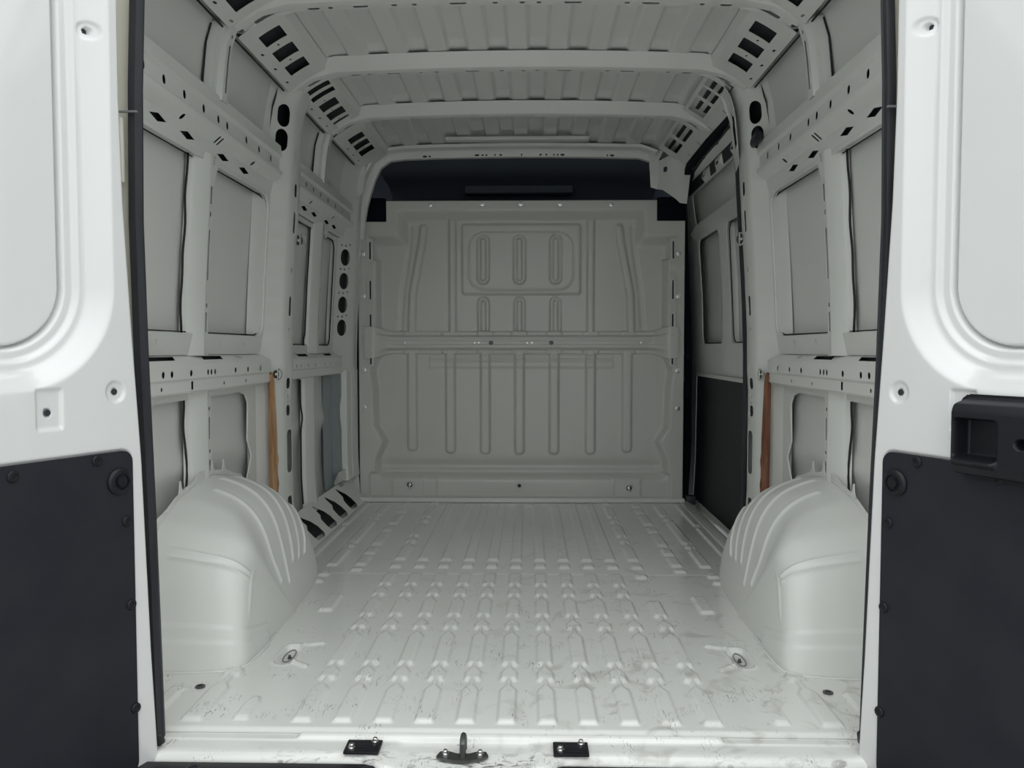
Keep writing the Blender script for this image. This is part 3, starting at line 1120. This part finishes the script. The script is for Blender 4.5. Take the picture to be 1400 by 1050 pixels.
# ------------------------------------------------------------------ cab headliner seen over the bulkhead
hl = field('headliner', np.linspace(-.80, .80, 24), np.linspace(0, 1, 20),
           lambda u, v: (u * (1 - .04 * v), 4.27 + .06 + .55 * np.sin(v * 1.5), 1.86 - .02 * (u / .8) ** 2 - .30 * v ** 1.6 - .02 * np.sin(v * 9)), headcloth)
tag(hl, 'dark navy cab headliner seen above the partition', 'headliner')
box('shelf_lip', (-.02, 4.62, 1.735), (.62, .10, .045), headcloth, hl, .012)
fb = box('foam_band', (-.005, 4.335, 1.585), (1.50, .08, .075), foam, None, .012)
tag(fb, 'black foam strip lying along the top edge of the partition', 'foam strip')
for sx, lab in ((-1, 'black foam block filling the upper corner of the partition by the louvred wall'), (1, 'black foam block filling the upper corner of the partition by the sliding door')):
    e = box('foam_block', (sx * .795 + BC, 4.283, 1.545), (.145, .05, .175), foam, None, .024)
    tag(e, lab, 'foam block', 'foam blocks at the partition corners')
# unseen cab panels, added to keep light from leaking through the slots
box('cab_front_blocker', (0, 5.02, .95), (2.3, .02, 2.2), headcloth, hl, 0)
box('cab_roof', (0, 4.68, 1.99), (2.3, .72, .02), headcloth, hl, 0)
box('cab_floor', (0, 4.66, -.12), (2.3, .74, .02), headcloth, hl, 0)
for sx in (-1, 1):
    box('cab_side', (sx * 1.08, 4.66, .95), (.02, .74, 2.2), headcloth, hl, 0)
box('cab_side', (-.98, 4.30, .9), (.14, .02, 2.0), headcloth, hl, 0)
# right corner bracket beside the header
def rb(u, v): return (u, 4.19 - .10 * ss(.70, .80, u), v)
rbs = sheet('corner_bracket', [(.665, 1.842), (.70, 1.86), (.86, 1.80), (.865, 1.74), (.845, 1.56), (.81, 1.565), (.775, 1.60), (.735, 1.645), (.675, 1.665)],
            [oval(.745, 1.748, .016, .028), [(.715, 1.80), (.735, 1.845), (.765, 1.845), (.765, 1.815)], [(.775, 1.81), (.775, 1.842), (.80, 1.825), (.80, 1.79)]], rb, paint, wall_r, .04, thick=.003)
# left corner plate
sheet('corner_bracket', [(-.875, 1.72), (-.83, 1.77), (-.80, 1.755), (-.812, 1.63), (-.835, 1.60), (-.862, 1.65)], [], lambda u, v: (u, 4.09 + 0 * u, v), paint, wall_l, .04, thick=.003)
# left front edge trim of the side at the partition
field('partition_edge', np.linspace(0, 1, 2), np.linspace(.0, 1.75, 10), lambda u, v: (-(Xi(v) - .012 + .10 * u), 4.235 + 0 * u, v), paint, wall_l)
field('partition_edge', np.linspace(0, 1, 2), np.linspace(1.40, 1.80, 6), lambda u, v: (-(Xi(v) - .03 + .10 * u), 4.20 + .0 * u, v), paint, wall_l)

# ------------------------------------------------------------------ sliding door
door3 = empty('door_3', (.95, 3.12, 0))
tag(door3, 'closed sliding side door with dark lower lining board', 'sliding door', kind='structure')
ZD = [-.1, .2, .75, 1.1, 1.5, 1.85]; XD = [.935, .95, .955, .945, .915, .86]
def dm(d):
    return lambda u, v: (np.interp(v, ZD, XD) + d, u, v)
def dmf(u, v, d):
    return (np.interp(v, ZD, XD) + d, u, v)
field('door_skin', np.linspace(3.05, 4.75, 12), np.linspace(-.10, 1.86, 30), lambda u, v: dmf(u, v, .055), paint, door3)
sheet('inner_frame', [(3.08, -.06), (4.70, -.06), (4.70, 1.80), (3.08, 1.80)],
      [rrect(4.00, 1.118, .44, .545, .05, 5), rrect(3.42, 1.118, .44, .545, .05, 5), rrect(3.72, 1.56, 1.16, .155, .02, 4), rrect(3.82, .31, 1.30, .69, .02, 3)],
      lambda u, v: dmf(u, v, .012 + .018 * ss(.76, .73, v) + .01 * ss(1.44, 1.47, v)), paint, door3, .08, thick=.004)
# centre post in the window opening
prof = [(3.665, .055), (3.68, .02), (3.72, .014), (3.73, .03), (3.745, .03), (3.75, .06)]
P_, L_ = fold(prof)
sheet('window_post', [(0, .84), (L_[-1], .84), (L_[-1], 1.40), (0, 1.40)], [], lambda u, v: dmf(np.interp(u, L_, P_[:, 0]), v, np.interp(u, L_, P_[:, 1])), paint, door3, .07, ubreaks=list(L_[1:-1]))
# upper rails of the door
for z0, z1, d in ((1.635, 1.70, -.004), (1.40, 1.48, -.004)):
    sheet('door_rail', [(3.10, z0), (4.34, z0), (4.34, z1), (3.10, z1)], [diamond(y, (z0 + z1) / 2 - .01, .07, .016) for y in (3.35, 3.62, 3.90)] if z0 > 1.5 else [],
          lambda u, v, d=d, z0=z0, z1=z1: dmf(u, v, d + .02 * ss(z0 + .012, z0, v) + .02 * ss(z1 - .012, z1, v)), paint, door3, .08)
field('rail_shade_backing', np.linspace(3.12, 4.32, 4), np.linspace(1.64, 1.695, 3), lambda u, v: dmf(u, v, .010), hole_dark, door3)  # dark strip added behind the diamond holes, colour stands in for shade
for yy, ww in ((4.00, .432), (3.42, .432)):
    p = rrect(yy, 1.118, ww, .537, .047, 6)
    sweep('opening_sealant', [tuple(float(c) for c in dmf(y, z, .024)) for y, z in p + p[:2]], circ(.0028, 6), sealant, door3, up=(1, 0, 0))
lb = sheet('lining_board', rrect(3.80, .335, 1.16, .685, .015, 3), [], lambda u, v: dmf(u, v, .016), lining, door3, .15, thick=.006)
lb['label'] = 'dark lower lining board'
bd = sheet('board_edging', rrect(3.80, .335, 1.185, .71, .02, 3), [rrect(3.80, .335, 1.15, .675, .015, 3)], lambda u, v: dmf(u, v, .012), paint, door3, .12, thick=.004)
# door step well between the floor edge and the door
field('step_well', np.linspace(3.0, 4.30, 4), np.linspace(0, 1, 8), lambda u, v: (np.interp(v, [0, .25, .3, .75, .8, 1], [.872, .876, .895, .90, .94, .945]), u, np.interp(v, [0, .25, .3, .75, .8, 1], [.0, -.012, -.07, -.07, -.05, -.06])), paint, wall_r)
box('floor_edge_strip', (.865, 3.62, .003), (.045, 1.24, .008), paint, wall_r, .003)
# door opening frame: header over the door with slots
def hd(u, v):   # v 0 low .. 1 high
    return (.885 - .105 * v - .02 * (u - 3.1) * 0, u, 1.715 + .085 * v)
sheet('door_header', [(3.06, 0), (4.22, 0), (4.22, 1), (3.06, 1)], [oval(y, .55, .012, .28, 3) for y in (3.22, 3.46, 3.70, 3.92)] + [oval(y, .18, .045, .16, 3) for y in (3.30, 3.55, 3.82)] + [rrect(3.12, .75, .05, .35, .01, 2)],
      hd, paint, wall_r, .10, thick=.003)
sheet('header_flange', [(3.06, 0), (4.24, 0), (4.24, 1), (3.06, 1)], [], lambda u, v: (.885 + .03 * v, u, 1.715 - .03 * v), paint, wall_r, .1)
# pillar closing face beside the opening (top web with a long slot)
sheet('pillar_web', [(2.98, 1.56), (3.10, 1.50), (3.13, 1.70), (3.10, 1.80), (2.98, 1.79)], [[(3.055, 1.60), (3.085, 1.58), (3.10, 1.66), (3.085, 1.73), (3.065, 1.70)]],
      lambda u, v: (Xi(v) - .022 - .02 * ss(3.05, 2.98, u), u, v), paint, wall_r, .04)
# black sheet added to close the light leak beside the bulkhead
field('door_gap_filler', np.linspace(0, 1, 3), np.linspace(0, 1.72, 8), lambda u, v: (Xi(v) - .016 + .035 * u, 4.262 + .02 * u, v), foam, wall_r)

# black seal round the sliding door opening
def arc(pts, n=5):
    return pts
sp = [(.912, 4.36, .0), (.918, 4.36, .40), (.920, 4.36, .75), (.910, 4.36, 1.10), (.894, 4.36, 1.45), (.885, 4.34, 1.60), (.888, 4.25, 1.69), (.876, 4.08, 1.725), (.868, 3.80, 1.735),
      (.864, 3.50, 1.735), (.850, 3.25, 1.730), (float(Xi(1.70)) - .004, 3.16, 1.70), (float(Xi(1.62)) - .004, 3.135, 1.62)] + [(float(Xi(z)) - .006, 3.128, z) for z in (1.5, 1.35, 1.2, 1.0, .8, .6, .4, .2, .05)]
ds = sweep('door_seal', sp, circ(.011, 8), rubber, wall_r, up=(1, .3, .2))
ds['label'] = 'thin black rubber seal'
fs = sweep('front_door_seal', [(.893, 4.31, -.03), (.900, 4.31, .4), (.902, 4.31, .75), (.892, 4.31, 1.1), (.874, 4.31, 1.45), (.860, 4.29, 1.60), (.852, 4.22, 1.69), (.842, 4.02, 1.735), (.842, 3.6, 1.74), (.845, 3.2, 1.735)],
           [(-.014, -.014), (.014, -.014), (.014, .014), (-.014, .014)], foam, wall_r, up=(1, 0, 0))
fs['label'] = 'broad black sealing strip'
for z, y in ((.60, 4.27), (.775, 4.268)):
    box('seal_bracket', (.882, y, z), (.05, .02, .09 if z < .7 else .03), foam, fs, .004)
sd = box('step_bumper', (.905, 4.22, .012), (.05, .05, .05), rubber, wall_r, .008)
sd['label'] = 'small black rubber stop'

# ------------------------------------------------------------------ wheel arches
def wheel_arch(s, label):
    root = empty('wheel_arch', (s * .92, 2.42, 0))
    tag(root, label, 'wheel arch', 'wheel arches')
    PY = np.array([1.945, 1.952, 1.962, 1.978, 2.05, 2.16, 2.29, 2.40, 2.52, 2.64, 2.73, 2.79, 2.82, 2.825])
    PZ = np.array([0.0, .12, .23, .312, .362, .406, .430, .434, .415, .365, .29, .19, .09, 0.0])
    A = np.concatenate([[0], np.cumsum(np.hypot(np.diff(PY), np.diff(PZ)))])
    # smooth profile
    n_u, n_v = 260, 150
    uu = np.linspace(0, 1, n_u)
    py = np.interp(uu * A[-1], A, PY); pz = np.interp(uu * A[-1], A, PZ)
    for _ in range(16):
        py[1:-1] = (py[:-2] + 2 * py[1:-1] + py[2:]) / 4
        pz[1:-1] = (pz[:-2] + 2 * pz[1:-1] + pz[2:]) / 4
    Q = np.array([[0, 1, 1], [.06, .975, .992], [.115, .925, .98], [.155, .86, .966], [.185, .77, .95], [.206, .66, .93], [.222, .50, .885], [.235, .28, .60], [.245, 0, 0]])
    qa = np.concatenate([[0], np.cumsum(np.hypot(Q[:-1, 0] - Q[1:, 0], .42 * (Q[:-1, 1] - Q[1:, 1])))])
    vv = np.linspace(0, 1, n_v)
    qx = np.interp(vv * qa[-1], qa, Q[:, 0]); qz = np.interp(vv * qa[-1], qa, Q[:, 1]); qy = np.interp(vv * qa[-1], qa, Q[:, 2])
    for q in (qx, qz, qy):
        for _ in range(50):
            q[1:-1] = (q[:-2] + 2 * q[1:-1] + q[2:]) / 4
    U, Vv = np.meshgrid(uu, vv, indexing='ij')
    # the rear and front faces keep their height further in than the top does
    up = np.abs(2 * U - 1)
    Q2 = np.array([[0, 1, 1], [.10, .95, .988], [.19, .885, .962], [.222, .84, .94], [.238, .76, .90], [.245, .50, .62], [.25, 0, 0]])
    q2a = np.concatenate([[0], np.cumsum(np.hypot(Q2[:-1, 0] - Q2[1:, 0], .45 * (Q2[:-1, 2] - Q2[1:, 2])))])
    rx = np.interp(vv * q2a[-1], q2a, Q2[:, 0]); rz = np.interp(vv * q2a[-1], q2a, Q2[:, 1]); ry = np.interp(vv * q2a[-1], q2a, Q2[:, 2])
    for q in (rx, rz, ry):
        for _ in range(40):
            q[1:-1] = (q[:-2] + 2 * q[1:-1] + q[2:]) / 4
    kb = (1 - ss(.27, .42, uu))[:, None]
    bx_ = kb * rx[None, :] + (1 - kb) * qx[None, :]
    qy = kb * ry[None, :] + (1 - kb) * qy[None, :]
    qz = kb * rz[None, :] + (1 - kb) * qz[None, :]
    X = .935 - bx_
    Yv = 2.42 + (py[:, None] - 2.42) * qy
    Zv = pz[:, None] * qz
    Pm = np.stack([X, Yv, Zv], -1)
    du = np.gradient(Pm, axis=0); dv = np.gradient(Pm, axis=1)
    Nn = np.cross(du, dv)
    Nn /= np.linalg.norm(Nn, axis=-1)[..., None] + 1e-9
    # orient inwards/upwards
    ref = Pm - np.array([.95, 2.42, 0])
    sgn = np.sign((Nn * ref).sum(-1)); sgn[sgn == 0] = 1
    Nn *= sgn[..., None]
    disp = np.zeros_like(U)
    a0 = U * A[-1]
    # long ridges wrapping over the inner corner
    for yr, v0, v1, wd in ((2.26, .10, .80, .0065), (2.37, .05, .84, .0065), (2.47, .06, .74, .0065), (2.56, .14, .74, .006), (2.64, .34, .72, .006)):
        c = np.interp(yr, py, uu * A[-1])
        d = np.abs(a0 - c)
        disp += .0058 * np.exp(-(d / wd) ** 2) * ss(v0, v0 + .03, Vv) * (1 - ss(v1 - .03, v1, Vv))
    # rear face: bright crease along its head, upright crease, two low steps
    c = np.interp(.315, pz[:n_u // 2], uu[:n_u // 2] * A[-1])
    for dd in (0, -.022):
        disp += .0045 * np.exp(-((a0 - c - dd) / .005) ** 2) * ss(.06, .10, Vv) * (1 - ss(.40, .43, Vv))
    rear = U < .30
    disp += np.where(rear, .0035 * np.exp(-((Vv - .435) / .008) ** 2) * ss(.10, .15, Zv) * (1 - ss(.21, .24, Zv)), 0)
    for zc in (.125, .082):
        disp += np.where(rear & (Vv < .62), .0035 * (1 - ss(zc - .004, zc + .004, pz[:, None] * np.ones_like(U))), 0)
    Pm = Pm + Nn * disp[..., None]
    V = Pm.reshape(-1, 3).copy()
    V[:, 0] *= s
    i = np.arange(n_u - 1)[:, None] * n_v + np.arange(n_v - 1)[None, :]
    F = np.stack([i, i + n_v, i + n_v + 1, i + 1], -1).reshape(-1, 4)
    if s < 0: F = F[:, ::-1]
    finish('housing', V, F.tolist(), paint, root, 60)
    # scalloped welding flange against the side
    out, inn = [], []
    cy, cz = 2.42, 0
    for k in range(0, n_u, 4):
        y, z = py[k], pz[k]
        t = k / n_u
        r = .014 + .012 * max(0, math.sin(t * 30)) ** 3
        dn = Vector((y - 2.42, (z + .10) * 1.0)).normalized()
        out.append((y + dn.x * r, max(z + dn.y * r, .0)))
        inn.append((y, z))
    poly = out + inn[::-1]
    wmx = Wm(s)
    sheet('welding_flange', poly, [], lambda u, v: (s * (.93 + 0 * u), u, v), paint, root, .03, thick=.003)
    for yt in (2.16, 2.38, 2.47):
        zt_ = float(np.interp(yt, py, pz)) + .008
        sheet('flange_tab', [(yt - .016, zt_), (yt + .018, zt_), (yt + .006, zt_ + .022), (yt + .002, zt_ + .04), (yt - .004, zt_ + .04), (yt - .006, zt_ + .02)], [],
              lambda u, v: (s * (.927 + 0 * u), u, v), paint, root, .03, thick=.003)
    seam = [(V[k * 1][0], V[k][1], .0015) for k in range(0, n_v - 40, 3)]
    sweep('base_seam', [(float(a) - s * .004, float(b) - .003, c) for a, b, c in seam], circ(.0035, 6), paint, root)
    return root


wheel_arch(-1, 'white wheel arch housing below the paler raw wooden strip')
wheel_arch(1, 'white wheel arch housing below the reddish brown wooden strip')

# wooden strips standing on the arches against the centre pillars
def batten(s, m, label):
    o = sheet('wooden_strip', [(.012, .235), (.036, .235), (.034, .50), (.026, .69), (.021, .728), (.014, .735), (.009, .70), (.009, .45)], [],
              lambda u, v: (s * (Xi(v) + .012 - .55 * u), 2.855 + .85 * u, v), m, None, .03, thick=.018)
    tag(o, label, 'wooden strip')
    return o


batten(-1, wood, 'pale brown raw wooden strip standing behind the wheel arch opposite the sliding door')
batten(1, woodr, 'reddish brown wooden strip standing against the pillar by the sliding door')

# ------------------------------------------------------------------ rear frame seals
def rear_seal(s, label):
    xs_ = [(.738, 0.0), (.742, .20), (.748, .48), (.757, .80), (.762, 1.08), (.758, 1.35), (.750, 1.55), (.735, 1.70), (.69, 1.765)]
    path = [(s * x, 1.615, z) for x, z in xs_]
    pp = []
    for i in range(len(path) - 1):
        for t in np.linspace(0, 1, 5)[:-1]:
            pp.append(tuple(np.array(path[i]) * (1 - t) + np.array(path[i + 1]) * t))
    pp.append(path[-1])
    sec = [(-.016, -.009), (-.016, .005), (-.008, .010), (-.003, .006), (.003, .010), (.013, .008), (.016, 0), (.013, -.009)]
    root = empty('rear_seal', (s * .74, 1.615, 0))
    tag(root, label, 'seal', 'rear door opening seals')
    sweep('seal_strip', pp, sec, rubber, root, up=(-s, 0, 0))
    return root


sl = rear_seal(-1, 'black rubber seal with a loose curled foot beside the plain rear door')
sheet('loose_flap', [(0, 0), (.020, -.008), (.036, .006), (.036, .022), (.026, .026), (.008, .010)], [], lambda u, v: (-.752 + u, 1.60 - .6 * v, v - .004), rubber, sl, .02, thick=.004)
sr = rear_seal(1, 'black rubber seal beside the rear door that carries the pull handle')
sheet('seal_foot', [(0, .005), (-.022, .010), (-.024, .030), (-.016, .038), (0, .044)], [], lambda u, v: (.742 + u, 1.605 + 0 * u, v), rubber, sr, .02, thick=.01)

# jambs between seal and door
for s, wl in ((-1, wall_l), (1, wall_r)):
    def jm(u, v, s=s): return (s * (np.interp(v, [-.1, 0, .48, 1.08, 1.55, 1.8], [.742, .745, .755, .768, .76, .745]) + .22 * u), 1.622 - .05 * ss(.0, .6, u), v)
    sheet('door_jamb', [(0, -.10), (1, -.10), (1, 1.85), (0, 1.85)], [], jm, cream, wl, .12, thick=.004)
    # hinge pocket and seam of the jamb
    for z0, z1 in ((1.155, 1.285), (.10, .22)):
        M = Matrix.Identity(3)
        box('hinge_plate', (s * .80, 1.592, (z0 + z1) / 2), (.05, .012, z1 - z0), cream, wl, .004)
    box('jamb_seam', (s * .80, 1.5915, 1.296), (.11, .006, .004), primer, wl, .001)

# ------------------------------------------------------------------ rear doors
def rear_door(n, s, label):
    d = Vector((s * .41, -.91, 0)).normalized()
    nn = Vector((-s * d.y * -1, 0, 0))
    nn = Vector((-s * .91, -.41, 0)).normalized()
    p0 = Vector((s * .738, 1.55, 0)) if s < 0 else Vector((.738 - .0075, 1.55 + .0165, 0))
    root = empty('door_%d' % n, tuple(p0))
    tag(root, label, 'rear door', kind='structure')

    def M(u, v, h):
        return (p0.x + d.x * u + nn.x * h, p0.y + d.y * u + nn.y * h, v)

    def edge(v):
        return np.interp(v, [-.12, 0, .2, .6, .85, 1.1, 1.3, 1.6, 1.8], [-.034, -.032, -.022, -.008, .008, .022, .027, .026, .022]) - .004

    W = .80

    def depth(u, v):
        h = np.zeros_like(u)
        q = sdbox(u, v, .385, 1.205, .262, .383, .115)
        h = h - .033 * (1 - ss(.040, .080, q))
        h = h - .009 * (1 - ss(.020, .030, q))
        h = h - .004 * (1 - ss(-.002, .002, q))
        h = h - .022 * np.exp(-(q / .0030) ** 2)
        # long vertical swage in the slope beside the window
        h = h + .004 * np.exp(-((q - .052) / .010) ** 2)
        # fixing dimples
        for (a, b, r) in ((.070, 1.418, .016), (.046, .737, .020)):
            rr = np.hypot(u - a, v - b)
            h = h - .005 * (1 - ss(r * .8, r * 1.15, rr)) - .02 * (1 - ss(.0045, .0065, rr))
        q2 = sdbox(u, v, .180, .712, .024, .036, .004)
        h = h - .005 * (1 - ss(-.004, .003, q2))
        rr = np.hypot(u - .182, (v - .706))
        h = h - .02 * (1 - ss(.0055, .0075, rr))
        # lining recess
        q3 = sdbox(u, v, .40, .296, .388, .328, .025)
        h = h - .006 * (1 - ss(-.004, .003, q3))
        # rolled hinge edge
        e = u - edge(v)
        h = h - .007 * (1 - np.sqrt(np.clip(1 - np.clip(1 - e / .007, 0, 1) ** 2, 0, 1)))
        return h
    us = np.concatenate([np.linspace(0, .30, 170), np.linspace(.305, W, 60)])
    vs = np.concatenate([np.linspace(-.11, 1.78, 680)])

    def mp(u, v):
        uu = edge(v) + (W - edge(v)) * u / W
        return M(uu, v, depth(uu, v))
    field('inner_panel', us, vs, mp, doorpaint, root)
    # outer skin and edge
    field('outer_skin', np.linspace(-.03, W, 8), np.linspace(-.12, 1.80, 10), lambda u, v: M(u, v, -.095 + .03 * (v / 1.8) ** 2 * 0 + 0 * u), doorpaint, root)
    field('hinge_edge', np.linspace(0, 1, 4), np.linspace(-.11, 1.78, 30), lambda u, v: M(edge(v) + .004 * u, v, -.0065 - .085 * u), cream, root)
    # lining board
    lb = sheet('lining_board', rrect(.40, .296, .772, .650, .022, 5), [], lambda u, v: M(u, v, .000), lining, root, .12, thick=.006)
    for a, b in ((.070, 1.418), (.046, .737), (.182, .706)):
        lathe('fixing_hole_shade', [(.0058, 0), (.0058, .001), (.0005, .001)], hole_dark, root, 12, frame(nn), M(a, b, depth(np.array([a + .012]), np.array([b]))[0] + .0005))  # dark discs paint the shade at the bottom of the pits
    lb['label'] = 'dark lining board'
    clips = [(.251, .602), (.092, .609), (.030, .482), (.024, .314), (.019, .103), (.40, .602), (.25, -.01), (.10, -.012)]
    for u, v in clips:
        bolt('board_clip', M(u, v, .003), nn, .0105, plastic, lb, 'clip')
    # round cap
    lathe('round_cap', [(.026, 0), (.026, .004), (.022, .008), (.016, .009), (.015, .006), (.011, .006), (.010, .012), (.0005, .012)], plastic, root, 20, frame(nn), M(.046, .563, .003))
    return root, M, nn


dl, Ml, nl = rear_door(1, -1, 'open white rear door without handle beside the loose curled seal foot')
dr, Mr, nr = rear_door(2, 1, 'open white rear door with a black pull handle box')


def handle():
    def dep(u, v):
        q = sdbox(u, v, .325, .668, .145, .072, .018)
        h = .042 * (1 - ss(-.014, .0, q)) * (1 - .35 * ss(.60, .74, v) * 0)
        h = h - .012 * ss(.71, .742, v) - .010 * (1 - ss(.595, .63, v))
        p = sdbox(u, v, .236, .668, .040, .035, .008)
        h = h - .036 * (1 - ss(-.005, .001, p))
        lip = np.exp(-((v - .629) / .006) ** 2) * (1 - ss(.034, .042, np.abs(u - .236)))
        h = h + .010 * lip
        s_ = sdbox(u, v, .318, .668, .012, .008, .008)
        h = h - .03 * (1 - ss(-.002, .001, s_))
        return np.maximum(h, 0)
    return field('pull_handle', np.linspace(.178, .472, 150), np.linspace(.594, .742, 100), lambda u, v: Mr(u, v, .004 + dep(u, v)), plastic, dr,
                 keep=lambda u, v: sdbox(u, v, .325, .668, .1465, .0735, .02) < 0)


ph = handle()
ph['label'] = 'black plastic pull handle box with a grip pocket'

# ------------------------------------------------------------------ sill hardware and bumper
def sill_plate(x, label):
    r = empty('cover_plate', (x, 1.600, -.008))
    tag(r, label, 'cover plate', 'black cover plates on the sill')
    pt = box('plate', (x, 1.600, -.007), (.073, .052, .006), plastic, r, .002)
    box('raised_field', (x + .008, 1.594, -.0035), (.04, .024, .003), plastic, pt, .001)
    for sx, sy in ((-.022, -.010), (.022, .016)):
        bolt('plate_screw', (x + sx, 1.600 + sy, -.004), (0, 0, 1), .0055, steel, pt)
    return r


sill_plate(-.302, 'black cover plate on the sill, left of the latch striker')
sill_plate(.129, 'black cover plate on the sill, right of the latch striker')
st = empty('latch_striker', (-.092, 1.575, -.012))
tag(st, 'dark metal door latch striker bolted to the middle of the sill', 'latch')
bpl = sheet('base_plate', [(-.146, 1.567), (-.140, 1.585), (-.125, 1.588), (-.105, 1.578), (-.080, 1.578), (-.060, 1.588), (-.045, 1.585), (-.040, 1.570), (-.055, 1.558), (-.08, 1.550), (-.105, 1.550), (-.130, 1.556)], [],
      lambda u, v: (u, v, -.009 + 0 * u), dsteel, st, .02, thick=.005)
for x in (-.128, -.057):
    bolt('striker_bolt', (x, 1.574, -.0065), (0, 0, 1), .0055, steel, bpl)
sweep('striker_loop', [(-.092, 1.566, -.008), (-.092, 1.568, .018), (-.092, 1.575, .024), (-.092, 1.592, .024), (-.092, 1.598, .018), (-.092, 1.600, -.008)], circ(.0065, 8), dsteel, st, up=(1, 0, 0))

bum = empty('bumper', (0, 1.46, -.12))
tag(bum, 'black plastic rear bumper step below the sill', 'bumper')
def bp(u, v):
    ys_ = [1.563, 1.561, 1.557, 1.44, 1.43, 1.425]
    zs_ = [-.10, -.024, -.020, -.022, -.030, -.20]
    bul = 1 - ss(.150, .20, np.abs(u + .09))
    return (u, np.interp(v, range(6), ys_) - .046 * bul * (v < 2.5), np.interp(v, range(6), zs_))
field('step_cover', np.arange(-.85, .851, .01), np.linspace(0, 5, 26), bp, plastic, bum)
for x in (-.63, -.28, .20, .55):
    bolt('step_plug', (x, 1.532, -.0205), (0, 0, 1), .011, rubber, bum, 'ring')

# ------------------------------------------------------------------ tie-down rings
def ring(loc, normal, label, flat=False, size=.019, group='tie-down rings', up=(0, 0, 1)):
    r = empty('tie_down_ring', loc)
    tag(r, label, 'tie-down ring', group)
    N = Vector(normal).normalized()
    Fm = frame(N, up)
    cup = lathe('base_cup', [(size * .8, 0), (size * .8, .002), (size * .65, .003), (size * .55, .001), (.0005, .001)], dsteel, r, 14, Fm, loc)
    pts = []
    for k in range(13):
        a = math.pi * (k / 12) - math.pi / 2
        pts.append(Vector(loc) + Fm @ Vector((size * math.cos(a), size * math.sin(a), .010)))
    pts.append(pts[0].copy())
    sweep('ring_loop', pts, circ(.0032, 6), steel, r, up=tuple(N))
    bolt('ring_screw', tuple(Vector(loc) + N * .002), N, .005, steel, cup)
    return r


ring((-.889, 2.880, .727), (.9, -.45, 0), 'steel tie-down ring on the waist rail just above the pale wooden strip')
ring((.889, 2.905, .727), (-.9, -.45, 0), 'steel tie-down ring on the waist rail just above the reddish wooden strip')
ring((-.852, 3.062, 1.24), (.75, -.65, 0), size=.024, label= 'tie-down ring high on the centre pillar facing the louvred wall bay')
ring((.852, 3.066, 1.24), (-.75, -.65, 0), size=.024, label= 'tie-down ring high on the pillar beside the sliding door')
ring((-.608, 4.258, .082), (0, -1, 0), 'tie-down ring at the foot of the partition near the louvred wall', up=(0, 0, 1))
ring((.581, 4.258, .068), (0, -1, 0), 'tie-down ring at the foot of the partition near the sliding door', up=(0, 0, 1))
for s, lab in ((-1, 'lashing eye sunk in the floor by the wheel arch opposite the sliding door'), (1, 'lashing eye sunk in the floor by the wheel arch on the sliding door side')):
    r = empty('lashing_eye', (s * .601, 2.075, -.010))
    tag(r, lab, 'lashing eye', 'floor lashing eyes')
    V = [(s * .601 + .013 * math.cos(a), 2.075 + .042 * math.sin(a), -.0045) for a in np.linspace(0, 2 * math.pi, 17)]
    sweep('eye_loop', V, circ(.0018, 6), primer, r)
    bolt('eye_screw', (s * .601, 2.075, -.0115), (0, 0, 1), .004, dsteel, r)
    # drain hole in the floor nearby
for s in (-1, 1):
    bolt('floor_plug', (s * .755, 1.865, .0005), (0, 0, 1), .008, dsteel, flo, 'ring')

# black cable sleeve hanging out of the lower oval of the pillar on the sliding door side
slv = sweep('cable_sleeve', [(.885, 2.955, 1.640), (.872, 2.935, 1.610), (.858, 2.915, 1.578), (.848, 2.895, 1.562), (.846, 2.865, 1.562), (.852, 2.835, 1.570)],
            [(.020 * math.cos(a), .013 * math.sin(a)) for a in np.linspace(0, 2 * math.pi, 11)[:-1]], rubber, wall_r, up=(-1, 0, 0))
slv['label'] = 'black rubber cable sleeve'
